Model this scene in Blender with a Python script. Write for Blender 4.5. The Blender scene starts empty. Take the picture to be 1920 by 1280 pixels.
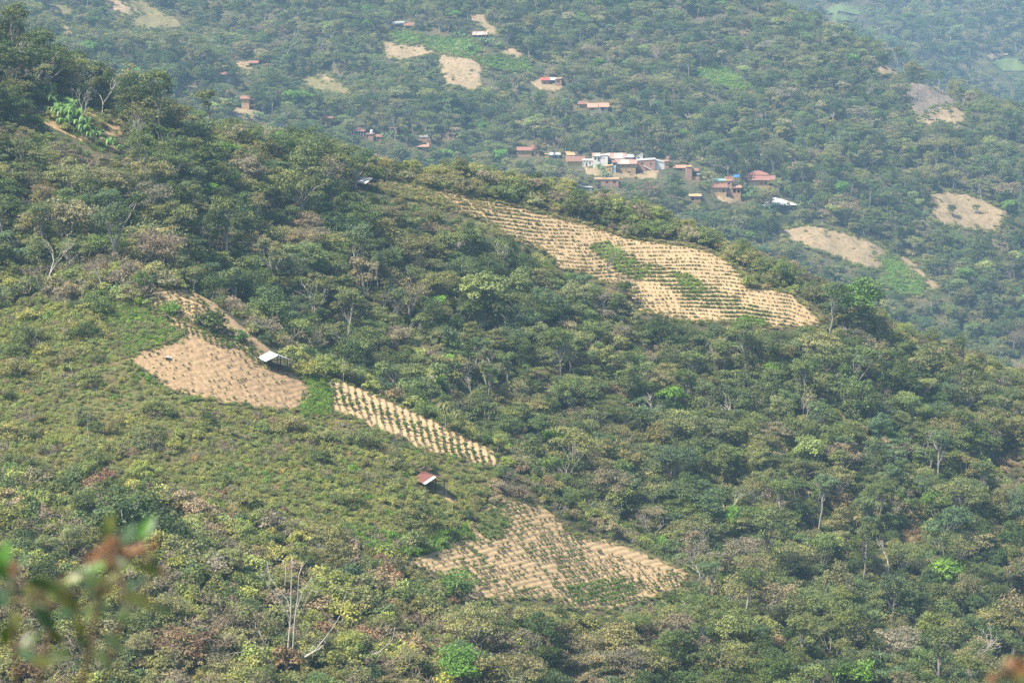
import bpy, math, random
import numpy as np
from mathutils import Vector

# ------------------------------------------------------------------ camera, sky, sun, exposure
sc = bpy.context.scene
COL = sc.collection
FPX = 4500.0                      # focal length in pixels of the 1920-wide photograph
PITCH = math.radians(-9.0)
cam_d = bpy.data.cameras.new('camera')
cam = bpy.data.objects.new('camera', cam_d)
COL.objects.link(cam)
cam.location = (0, 0, 0)
cam.rotation_euler = (math.radians(90) + PITCH, 0, 0)
cam_d.sensor_width = 36.0
cam_d.lens = 36.0 * FPX / 1920.0
cam_d.clip_start = 0.2
cam_d.clip_end = 8000
cam_d.dof.use_dof = True
cam_d.dof.focus_distance = 460.0
cam_d.dof.aperture_fstop = 4.8
sc.camera = cam

SUN_EL = math.radians(56)
SUN_AZ = math.atan2(-0.80, -0.42)            # the sun stands left of and a little behind the camera
world = bpy.data.worlds.new('World')
sc.world = world
world.use_nodes = True
wn = world.node_tree
sky = wn.nodes.new('ShaderNodeTexSky')
sky.sky_type = 'NISHITA'
sky.sun_disc = False
sky.sun_elevation = SUN_EL
sky.sun_rotation = SUN_AZ
sky.air_density = 1.0
sky.dust_density = 2.0
bg = wn.nodes['Background']
bg.inputs['Strength'].default_value = 0.115
wn.links.new(sky.outputs['Color'], bg.inputs['Color'])

sun_d = bpy.data.lights.new('sun', 'SUN')
sun = bpy.data.objects.new('sun', sun_d)
COL.objects.link(sun)
sun_d.energy = 5.0
sun_d.angle = math.radians(0.6)
sun_d.color = (1.0, 0.915, 0.77)
sdir = Vector((math.sin(SUN_AZ) * math.cos(SUN_EL), math.cos(SUN_AZ) * math.cos(SUN_EL), math.sin(SUN_EL)))
sun.rotation_euler = sdir.to_track_quat('Z', 'Y').to_euler()
sun.location = (-200, -100, 400)

sc.view_settings.view_transform = 'Standard'
sc.view_settings.look = 'None'
sc.view_settings.exposure = 0.88
sc.view_settings.gamma = 1.0
sc.view_settings.use_curve_mapping = False
cy = sc.cycles
cy.max_bounces = 5
cy.diffuse_bounces = 3
cy.glossy_bounces = 1
cy.transmission_bounces = 3
cy.transparent_max_bounces = 4
cy.volume_bounces = 1
cy.caustics_reflective = False
cy.caustics_refractive = False
cy.use_adaptive_sampling = False
cy.use_denoising = False
cy.denoiser = 'OPENIMAGEDENOISE'
cy.denoising_input_passes = 'RGB_ALBEDO_NORMAL'
cy.denoising_prefilter = 'ACCURATE'

# ------------------------------------------------------------------ numeric helpers
def lattice(ix, iy, seed):
    h = (ix.astype(np.int64) * 374761393 + iy.astype(np.int64) * 668265263 + seed * 1442695041) & 0x7fffffff
    h = ((h ^ (h >> 13)) * 1274126177) & 0x7fffffff
    h = h ^ (h >> 16)
    return (h & 0xffff) / 65535.0

def vnoise(x, y, seed=0):
    x = np.asarray(x, float); y = np.asarray(y, float)
    ix = np.floor(x); iy = np.floor(y)
    fx = x - ix; fy = y - iy
    fx = fx * fx * (3 - 2 * fx); fy = fy * fy * (3 - 2 * fy)
    a = lattice(ix, iy, seed); b = lattice(ix + 1, iy, seed)
    c = lattice(ix, iy + 1, seed); d = lattice(ix + 1, iy + 1, seed)
    return (a * (1 - fx) + b * fx) * (1 - fy) + (c * (1 - fx) + d * fx) * fy

def fbm(x, y, seed=0, oct=4):
    s = 0.0; a = 0.5; f = 1.0; t = 0.0
    for k in range(oct):
        s = s + a * vnoise(x * f + 17.3 * k, y * f - 9.1 * k, seed + k)
        t += a; a *= 0.5; f *= 2.03
    return s / t - 0.5

def inpoly(px, py, poly):
    px = np.asarray(px, float); py = np.asarray(py, float)
    r = np.zeros(px.shape, bool)
    n = len(poly)
    for i in range(n):
        x0, y0 = poly[i]; x1, y1 = poly[(i + 1) % n]
        if y0 == y1:
            continue
        c = ((y0 > py) != (y1 > py)) & (px < (x1 - x0) * (py - y0) / (y1 - y0) + x0)
        r ^= c
    return r

cP, sP = math.cos(PITCH), math.sin(PITCH)
def pix_to_uv(px, py):
    a = (np.asarray(px, float) - 960) / FPX
    b = -(np.asarray(py, float) - 640) / FPX
    y = cP - b * sP
    return a / y, (sP + b * cP) / y
def uv_to_pix(u, v):
    b = (v * cP - sP) / (cP + v * sP)
    y = cP - b * sP
    return 960 + u * y * FPX, 640 - b * FPX

# ------------------------------------------------------------------ terrain: three ridges and a far hill, falling from left to right
CP = np.array([-700, -300, 0, 300, 600, 900, 1200, 1500, 1800, 2200, 2700], float)
PROF = [  # knots (picture row seen there, metres away) for every column of CP
 [(1330,262),(930,312),(690,356),(490,400),(460,412),(230,450),(60,490),(-80,520),(60,755),(-10,810),(-60,860),(-60,910),(-240,960),(-150,1500),(-200,1750),(-230,2000)],
 [(1320,265),(950,315),(720,360),(512,407),(500,418),(290,455),(130,490),(10,520),(100,760),(30,815),(-40,865),(-40,915),(-200,980),(-150,1500),(-200,1750),(-230,2000)],
 [(1300,270),(950,322),(740,366),(538,412),(525,422),(355,455),(235,485),(120,520),(170,760),(70,825),(10,870),(15,925),(-150,1030),(-100,1500),(-160,1750),(-200,2000)],
 [(1300,275),(980,325),(760,370),(492,418),(560,432),(430,465),(345,490),(255,520),(310,750),(175,810),(62,868),(85,938),(-150,1060),(-60,1500),(-130,1750),(-190,2000)],
 [(1300,285),(1000,338),(860,368),(668,412),(760,440),(600,480),(470,515),(326,554),(420,740),(285,805),(185,850),(185,890),(-150,1060),(-20,1500),(-110,1750),(-180,2000)],
 [(1300,305),(1080,350),(930,380),(800,408),(930,440),(730,490),(545,535),(340,584),(450,750),(305,822),(205,872),(150,902),(-130,1060),(0,1500),(-100,1750),(-180,2000)],
 [(1300,338),(1180,362),(1120,375),(1002,396),(1130,430),(910,480),(690,530),(406,594),(520,735),(325,818),(205,880),(145,912),(-80,1050),(60,1500),(-60,1720),(-170,1950)],
 [(1420,335),(1300,355),(1240,368),(1145,390),(1300,420),(1020,475),(800,520),(530,575),(640,720),(385,812),(260,870),(200,905),(48,1000),(130,1450),(20,1650),(-150,1900)],
 [(1500,335),(1430,355),(1390,365),(1315,384),(1330,425),(1070,480),(880,525),(690,575),(720,720),(490,795),(370,845),(310,875),(175,960),(270,1400),(90,1620),(-150,1900)],
 [(1650,335),(1600,350),(1560,360),(1520,375),(1400,430),(1140,490),(960,540),(790,590),(800,720),(620,780),(520,815),(460,845),(330,920),(400,1400),(170,1620),(-120,1900)],
 [(1800,335),(1750,350),(1700,360),(1660,375),(1480,430),(1220,490),(1050,540),(900,590),(880,720),(720,780),(630,815),(570,845),(450,920),(480,1400),(240,1620),(-100,1900)],
]
NK = len(PROF[0])
KU = np.zeros((len(CP), NK)); KY = np.zeros((len(CP), NK)); KZ = np.zeros((len(CP), NK))
for i, col in enumerate(PROF):
    for k, (py, Y) in enumerate(col):
        if k >= 8: Y = Y * 1.5                       # the village hill and the hill beyond it stand well back
        u, v = pix_to_uv(CP[i], py)
        KU[i, k] = u; KY[i, k] = Y; KZ[i, k] = v * Y

def cubic(x, xs, ys):
    m = np.gradient(ys, xs)
    x = np.clip(x, xs[0], xs[-1])
    i = np.clip(np.searchsorted(xs, x) - 1, 0, len(xs) - 2)
    h = xs[i + 1] - xs[i]; t = (x - xs[i]) / h
    return ((2*t**3 - 3*t**2 + 1) * ys[i] + (t**3 - 2*t**2 + t) * h * m[i] +
            (-2*t**3 + 3*t**2) * ys[i + 1] + (t**3 - t**2) * h * m[i + 1])

YA = np.concatenate([np.arange(-12, 250, 6.0), np.arange(250, 620, 2.0), np.arange(620, 1680, 5.0),
                     np.arange(1680, 3100, 25.0), np.arange(3100, 3800, 100.0)])
SA = np.linspace(-0.30, 0.30, 401)
APEX = 80.0
def knots_at(u):
    u = np.atleast_1d(u)
    Yk = np.stack([cubic(u, KU[:, k], KY[:, k]) for k in range(NK)], 1)
    Zk = np.stack([cubic(u, KU[:, k], KZ[:, k]) for k in range(NK)], 1)
    return Yk, Zk
HG = np.zeros((len(SA), len(YA)))
UU = np.linspace(-0.45, 0.45, 451)
YK, ZK = knots_at(UU)
PRO = np.zeros((len(UU), len(YA)))
for i in range(len(UU)):
    yk = np.concatenate([[-20, 2, 8, 60, 150, 225], YK[i], [3300, 3800]])
    zk = np.concatenate([[-1.2, -1.75, -4.0, -32, -76, -100 - 0], ZK[i], [ZK[i, -1] - 10, ZK[i, -1] - 60]])
    zk[5] = min(ZK[i, 0] - 9, -96)
    PRO[i] = np.interp(YA, yk, zk)
def gblur(a, sig, axis):
    n = int(sig * 3) + 1
    k = np.exp(-0.5 * (np.arange(-n, n + 1) / sig) ** 2); k /= k.sum()
    p = np.pad(a, [(n, n) if q == axis else (0, 0) for q in range(2)], mode='edge')
    return sum(k[j] * np.take(p, np.arange(j, j + a.shape[axis]), axis) for j in range(2 * n + 1))
PRO = gblur(PRO, 3.0, 1)
PRO = gblur(PRO, 5.0, 0)
for j, Y in enumerate(YA):
    x = SA * (Y + APEX)
    u = x / max(Y, 40.0)
    HG[:, j] = np.interp(u, UU, PRO[:, j])
XG = SA[:, None] * (YA[None, :] + APEX)
YG = np.broadcast_to(YA[None, :], XG.shape)
amp = np.interp(YG, [0, 230, 300, 420, 470, 600, 1100, 1650, 2400, 3600], [0, 0.3, 1.6, 1.6, 5, 4, 17, 22, 40, 50])
HG = HG + amp * fbm(XG / 60.0, YG / 60.0, 5, 4) * 0.8 + amp * 0.5 * fbm(XG / 22.0, YG / 22.0, 9, 3)
big = np.interp(YG, [0, 640, 1100, 1650, 2200, 3600], [0, 0, 20, 28, 80, 80])
HG = HG + big * fbm(XG / 260.0, YG / 360.0, 31, 2)
HG[:, YA < 60] = HG[:, YA < 60] * 1.0

def H(x, Y):
    x = np.asarray(x, float); Y = np.asarray(Y, float)
    s = (x / (Y + APEX) - SA[0]) / (SA[1] - SA[0])
    s = np.clip(s, 0, len(SA) - 1.001)
    j = np.clip(np.interp(Y, YA, np.arange(len(YA))), 0, len(YA) - 1.001)
    i0 = s.astype(int); j0 = j.astype(int); fs = s - i0; fj = j - j0
    return ((HG[i0, j0] * (1 - fs) + HG[i0 + 1, j0] * fs) * (1 - fj) +
            (HG[i0, j0 + 1] * (1 - fs) + HG[i0 + 1, j0 + 1] * fs) * fj)

def hit(px, py, ymin=245.0, ymax=3400.0):
    """where the sight line through a picture point meets the ground"""
    px = np.atleast_1d(np.asarray(px, float)); py = np.atleast_1d(np.asarray(py, float))
    out = np.zeros((len(px), 3))
    for c in range(0, len(px), 20000):
        u, v = pix_to_uv(px[c:c+20000], py[c:c+20000])
        lo = np.full(len(u), ymin); done = np.zeros(len(u), bool); hi = np.full(len(u), ymax)
        y = ymin; prev = ymin
        while y < ymax:
            step = 2.0 if y < 640 else (5.0 if y < 1680 else 12.0)
            y += step
            below = (v * y < H(u * y, np.full(len(u), y))) & ~done
            lo[below] = prev; hi[below] = y; done |= below
            prev = y
            if done.all():
                break
        for _ in range(12):
            m = 0.5 * (lo + hi)
            b = v * m < H(u * m, m)
            hi = np.where(b, m, hi); lo = np.where(b, lo, m)
        Y = hi
        out[c:c+20000, 0] = u * Y; out[c:c+20000, 1] = Y; out[c:c+20000, 2] = H(u * Y, Y)
    return out

# running horizon: is a thing of height h standing at x, Y hidden behind nearer ground?
VG = HG / np.maximum(YG, 1.0)
VU = np.linspace(-0.32, 0.32, 321)
HOR = np.zeros((len(VU), len(YA)))
for j, Y in enumerate(YA):
    HOR[:, j] = (H(VU * max(Y, 1), np.full(len(VU), Y)) / max(Y, 1.0)) if Y > 100 else -9
HOR = np.maximum.accumulate(HOR, axis=1)
def hidden(x, Y, z, h):
    i = np.clip(((x / Y - VU[0]) / (VU[1] - VU[0])), 0, len(VU) - 1).astype(int)
    j = np.clip(np.searchsorted(YA, Y) - 2, 0, len(YA) - 1)
    return (z + h) / Y < HOR[i, j] - 0.0005

def project(x, Y, z):
    return uv_to_pix(x / Y, z / Y)
UC = np.linspace(-0.32, 0.32, 129)
YKC, _ = knots_at(UC)
def layer(x, Y):
    u = x / Y
    a = np.interp(u, UC, (YKC[:, 3] + YKC[:, 4]) * 0.5); b = np.interp(u, UC, YKC[:, 7] + 25)
    c = np.interp(u, UC, YKC[:, 12] + 120)
    return np.where(Y < a, 0, np.where(Y < b, 1, np.where(Y < c, 2, 3)))

# ------------------------------------------------------------------ object helpers
def mesh_from(name, verts, faces, mats=(), mat_idx=None, attrs=None, smooth=False):
    me = bpy.data.meshes.new(name)
    verts = np.asarray(verts, np.float32)
    if isinstance(faces, np.ndarray):
        nf, k = faces.shape
        me.vertices.add(len(verts)); me.vertices.foreach_set('co', verts.ravel())
        me.loops.add(nf * k); me.loops.foreach_set('vertex_index', faces.astype(np.int32).ravel())
        me.polygons.add(nf); me.polygons.foreach_set('loop_start', np.arange(0, nf * k, k, dtype=np.int32))
        me.update(calc_edges=True)
    else:
        me.from_pydata([tuple(v) for v in verts], [], faces)
    for m in mats:
        me.materials.append(m)
    if mat_idx is not None:
        me.polygons.foreach_set('material_index', np.asarray(mat_idx, np.int32))
    for an, av in (attrs or {}).items():
        av = np.asarray(av, np.float32)
        if av.ndim == 1:
            at = me.attributes.new(an, 'FLOAT', 'POINT'); at.data.foreach_set('value', av)
        else:
            at = me.attributes.new(an, 'FLOAT_VECTOR', 'POINT'); at.data.foreach_set('vector', av.ravel())
    if smooth:
        me.polygons.foreach_set('use_smooth', np.ones(len(me.polygons), bool))
    me.update()
    return me
def link(name, data, parent=None, loc=None, rot=None, scale=None):
    o = bpy.data.objects.new(name, data)
    COL.objects.link(o)
    if parent is not None: o.parent = parent
    if loc is not None: o.location = loc
    if rot is not None: o.rotation_euler = rot
    if scale is not None: o.scale = scale if hasattr(scale, '__len__') else (scale,) * 3
    return o
def tag(o, label=None, cat=None, group=None, kind=None):
    if label: o['label'] = label
    if cat: o['category'] = cat
    if group: o['group'] = group
    if kind: o['kind'] = kind
    return o

class MB:
    def __init__(s): s.v = []; s.f = []
    def box(s, x0, x1, y0, y1, z0, z1):
        n = len(s.v)
        s.v += [(x0,y0,z0),(x1,y0,z0),(x1,y1,z0),(x0,y1,z0),(x0,y0,z1),(x1,y0,z1),(x1,y1,z1),(x0,y1,z1)]
        s.f += [[n+i for i in q] for q in ((3,2,1,0),(4,5,6,7),(0,1,5,4),(1,2,6,5),(2,3,7,6),(3,0,4,7))]
        return s
    def poly(s, pts, th):
        """a sheet: a convex outline given thickness th downwards"""
        n = len(s.v); k = len(pts)
        s.v += [tuple(p) for p in pts] + [(p[0], p[1], p[2] - th) for p in pts]
        s.f.append([n + i for i in range(k)]); s.f.append([n + k + i for i in reversed(range(k))])
        for i in range(k):
            j = (i + 1) % k
            s.f.append([n + j, n + i, n + k + i, n + k + j])
        return s
    def prism(s, pts, y0, y1):
        n = len(s.v); k = len(pts)
        s.v += [(p[0], y0, p[1]) for p in pts] + [(p[0], y1, p[1]) for p in pts]
        s.f.append([n + i for i in range(k)]); s.f.append([n + k + i for i in reversed(range(k))])
        for i in range(k):
            j = (i + 1) % k
            s.f.append([n + j, n + i, n + k + i, n + k + j])
        return s
    def tube(s, pts, rad, sides=5):
        pts = [Vector(p) for p in pts]; n0 = len(s.v)
        for i, p in enumerate(pts):
            t = (pts[min(i+1, len(pts)-1)] - pts[max(i-1, 0)]).normalized()
            a = t.cross(Vector((0.3, 0.9, 0.1)) if abs(t.y) < 0.8 else Vector((1, 0, 0))).normalized(); b = t.cross(a)
            for k in range(sides):
                an = 2 * math.pi * k / sides
                s.v.append(tuple(p + float(rad[i]) * (math.cos(an) * a + math.sin(an) * b)))
        for i in range(len(pts) - 1):
            for k in range(sides):
                k2 = (k + 1) % sides
                s.f.append([n0+i*sides+k, n0+i*sides+k2, n0+(i+1)*sides+k2, n0+(i+1)*sides+k])
        s.f.append([n0 + (len(pts)-1)*sides + k for k in range(sides)])
        return s
    def mesh(s, name, mat, smooth=False):
        return mesh_from(name, s.v, s.f, [mat] if mat else [], smooth=smooth)
    def build(s, name, mat, parent=None, smooth=False, **k):
        return link(name, s.mesh(name, mat, smooth), parent, **k)

# ------------------------------------------------------------------ materials
def new_mat(name):
    m = bpy.data.materials.new(name); m.use_nodes = True
    nt = m.node_tree; b = nt.nodes['Principled BSDF']
    return m, nt, b
def ramp(nt, fac, stops):
    r = nt.nodes.new('ShaderNodeValToRGB')
    while len(r.color_ramp.elements) < len(stops): r.color_ramp.elements.new(0.5)
    for e, (p, c) in zip(r.color_ramp.elements, stops):
        e.position = p; e.color = (*c, 1)
    nt.links.new(fac, r.inputs['Fac'])
    return r.outputs['Color']
def noise(nt, scale, detail=3, vec=None, rough=0.55):
    n = nt.nodes.new('ShaderNodeTexNoise'); n.inputs['Scale'].default_value = scale
    n.inputs['Detail'].default_value = detail; n.inputs['Roughness'].default_value = rough
    if vec: nt.links.new(vec, n.inputs['Vector'])
    return n.outputs['Fac']
def coords(nt, which='Object', scale=None):
    t = nt.nodes.new('ShaderNodeTexCoord')
    if scale is None: return t.outputs[which]
    mp = nt.nodes.new('ShaderNodeMapping'); mp.inputs['Scale'].default_value = scale
    nt.links.new(t.outputs[which], mp.inputs['Vector'])
    return mp.outputs['Vector']
def mixc(nt, fac, a, b, mode='MIX'):
    m = nt.nodes.new('ShaderNodeMix'); m.data_type = 'RGBA'; m.blend_type = mode
    for s, v in ((m.inputs['Factor'], fac), (m.inputs['A'], a), (m.inputs['B'], b)):
        if hasattr(v, 'is_output'): nt.links.new(v, s)
        elif isinstance(v, (int, float)): s.default_value = v
        else: s.default_value = (*v, 1)
    return m.outputs['Result']
def attr(nt, name, typ='GEOMETRY'):
    a = nt.nodes.new('ShaderNodeAttribute'); a.attribute_type = typ; a.attribute_name = name
    return a

def leaf_material(name, flower=(0.55, 0.45, 0.30), transl=0.28, rough=0.55):
    m, nt, b = new_mat(name)
    tint = attr(nt, 'tint', 'INSTANCER').outputs['Color']
    lv = attr(nt, 'lv').outputs['Fac']
    c = mixc(nt, 1.0, tint, ramp(nt, lv, [(0.0, (0.55, 0.6, 0.62)), (0.5, (1.0, 1.0, 1.0)), (1.0, (1.5, 1.4, 1.12))]), 'MULTIPLY')
    c = mixc(nt, attr(nt, 'fl').outputs['Fac'], c, flower)
    nt.links.new(c, b.inputs['Base Color'])
    b.inputs['Roughness'].default_value = rough
    b.inputs['Specular IOR Level'].default_value = 0.25
    t = nt.nodes.new('ShaderNodeBsdfTranslucent'); nt.links.new(c, t.inputs['Color'])
    mx = nt.nodes.new('ShaderNodeMixShader'); mx.inputs['Fac'].default_value = transl
    nt.links.new(b.outputs['BSDF'], mx.inputs[1]); nt.links.new(t.outputs['BSDF'], mx.inputs[2])
    nt.links.new(mx.outputs['Shader'], nt.nodes['Material Output'].inputs['Surface'])
    return m
def plain(name, c0, c1=None, scale=2.0, rough=0.85, vec_scale=None, detail=3, metallic=0.0, lo=0.3, hi=0.7):
    m, nt, b = new_mat(name)
    c1 = c1 or tuple(0.75 * q for q in c0)
    nt.links.new(ramp(nt, noise(nt, scale, detail, coords(nt, 'Object', vec_scale)), [(lo, c0), (hi, c1)]), b.inputs['Base Color'])
    b.inputs['Roughness'].default_value = rough; b.inputs['Metallic'].default_value = metallic
    b.inputs['Specular IOR Level'].default_value = 0.3
    return m
M = {}
M['leaf'] = leaf_material('leaf')
M['leaf_yellow'] = leaf_material('leaf_with_yellow_flower', (0.50, 0.40, 0.12))
M['blade'] = leaf_material('broad_leaf', transl=0.35, rough=0.4)
def bark_material():
    m, nt, b = new_mat('bark')
    oi = nt.nodes.new('ShaderNodeObjectInfo')
    n = noise(nt, 3.0, 3, coords(nt, 'Object', (1, 1, 0.3)))
    c = mixc(nt, oi.outputs['Random'], ramp(nt, n, [(0.3, (0.10, 0.085, 0.065)), (0.7, (0.22, 0.20, 0.165))]),
             ramp(nt, n, [(0.3, (0.26, 0.24, 0.20)), (0.7, (0.42, 0.395, 0.34))]))
    nt.links.new(c, b.inputs['Base Color']); b.inputs['Roughness'].default_value = 0.9
    return m
M['bark'] = bark_material()
M['pale_bark'] = plain('pale_bark', (0.56, 0.53, 0.47), (0.34, 0.31, 0.26), 2.5, vec_scale=(1, 1, 0.4))
M['twig'] = plain('twig', (0.27, 0.225, 0.15), (0.17, 0.14, 0.095), 1.0)
def ground_material():
    m, nt, b = new_mat('forest_ground')
    g = coords(nt, 'Object')
    c = ramp(nt, noise(nt, 0.09, 6, g), [(0.30, (0.035, 0.045, 0.018)), (0.47, (0.065, 0.07, 0.03)), (0.60, (0.10, 0.085, 0.045)), (0.74, (0.17, 0.12, 0.07))])
    c2 = ramp(nt, noise(nt, 1.3, 4, g), [(0.3, (0.55, 0.6, 0.5)), (0.7, (1.3, 1.25, 1.2))])
    c = mixc(nt, 1.0, c, c2, 'MULTIPLY')
    nt.links.new(c, b.inputs['Base Color']); b.inputs['Roughness'].default_value = 0.95
    return m
M['ground'] = ground_material()
def soil_material(name, light, mid, dark, s1=0.12, s2=1.1):
    m, nt, b = new_mat(name)
    g = coords(nt, 'Object')
    c = ramp(nt, noise(nt, s1, 5, g), [(0.30, mid), (0.55, light), (0.75, mid)])
    d = ramp(nt, noise(nt, s2, 4, g, 0.7), [(0.40, (0, 0, 0)), (0.66, (1, 1, 1))])
    c = mixc(nt, d, c, dark)
    nt.links.new(c, b.inputs['Base Color']); b.inputs['Roughness'].default_value = 0.95
    b.inputs['Specular IOR Level'].default_value = 0.15
    return m
M['sand'] = soil_material('sandy_soil', (0.48, 0.36, 0.205), (0.42, 0.305, 0.168), (0.34, 0.24, 0.13))
M['pink_soil'] = soil_material('reddish_soil', (0.40, 0.285, 0.165), (0.33, 0.232, 0.135), (0.24, 0.165, 0.095), 0.25, 1.8)
M['far_soil'] = soil_material('dry_soil', (0.34, 0.25, 0.16), (0.27, 0.205, 0.125), (0.19, 0.16, 0.085), 0.06, 0.45)
M['dry_grass'] = soil_material('dry_grass_ground', (0.25, 0.205, 0.105), (0.18, 0.155, 0.075), (0.10, 0.105, 0.04), 0.1, 0.8)
M['green_ground'] = soil_material('green_weeds_ground', (0.10, 0.17, 0.055), (0.085, 0.14, 0.045), (0.14, 0.14, 0.065), 0.1, 0.6)
M['grass_slope'] = soil_material('grassy_slope_ground', (0.135, 0.142, 0.052), (0.105, 0.12, 0.04), (0.15, 0.12, 0.06), 0.08, 0.6)
M['burnt'] = soil_material('burnt_ground', (0.14, 0.125, 0.11), (0.10, 0.095, 0.085), (0.26, 0.20, 0.15), 0.1, 0.6)

# ------------------------------------------------------------------ terrain mesh
NS, NY = len(SA), len(YA)
tv = np.stack([XG, YG, HG], -1).reshape(-1, 3)
ii, jj = np.meshgrid(np.arange(NS - 1), np.arange(NY - 1), indexing='ij')
q = (ii * NY + jj).ravel()
tf = np.stack([q, q + NY, q + NY + 1, q + 1], 1)
terrain = link('terrain', mesh_from('terrain', tv, tf, [M['ground']], smooth=True))
tag(terrain, 'wooded hillsides falling in ridges from upper left to lower right', kind='structure')
# ------------------------------------------------------------------ plants: one of each kind is grown here, later copied
def norm(a): return a / np.maximum(np.linalg.norm(a, axis=-1, keepdims=True), 1e-6)
def leaves(rng, pos, nrm, size, wid=0.62):
    n = len(pos)
    nrm = norm(nrm)
    t = norm(np.cross(nrm, rng.normal(size=(n, 3))))
    b = np.cross(nrm, t)
    L = (size * rng.uniform(0.65, 1.4, n))[:, None]; W = L * wid
    v = np.stack([pos - t * L * 0.5, pos + b * W * 0.5 + nrm * L * 0.08, pos + t * L * 0.5, pos - b * W * 0.5 + nrm * L * 0.08], 1).reshape(-1, 3)
    f = np.arange(n * 4).reshape(n, 4)
    return v, f
def clump_leaves(rng, C, R, flat, n, size, up=0.8, spread=0.55, fl=0.0):
    k = len(C)
    ci = np.repeat(np.arange(k), n)
    d = norm(rng.normal(size=(k * n, 3)))
    fl_up = rng.random(k * n) < up
    d[:, 2] = np.where(fl_up, np.abs(d[:, 2]), d[:, 2])
    rr = R[ci] * rng.uniform(0.55, 1.05, k * n)
    pos = C[ci] + d * rr[:, None] * np.array([1, 1, flat])
    v, f = leaves(rng, pos, 0.7 * d + np.array([0, 0, 0.45]) + spread * rng.normal(size=d.shape), np.full(k * n, size))
    lv = np.clip(0.5 + 0.16 * rng.normal(size=k * n) + (0.14 * rng.normal(size=k))[ci], 0, 1)
    flo = ((d[:, 2] > 0.15) & (rng.random(k * n) < fl)).astype(float) if fl else np.zeros(k * n)
    return v, f, np.repeat(lv, 4), np.repeat(flo, 4)

def limb_path(rng, a, b, n=4, wob=0.12, sag=0.0):
    a = np.array(a, float); b = np.array(b, float); L = np.linalg.norm(b - a)
    return [tuple(a + (b - a) * t + rng.normal(size=3) * wob * L * math.sin(math.pi * t) * 0.5 + np.array([0, 0, sag * L * math.sin(math.pi * t)])) for t in np.linspace(0, 1, n)]

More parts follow.
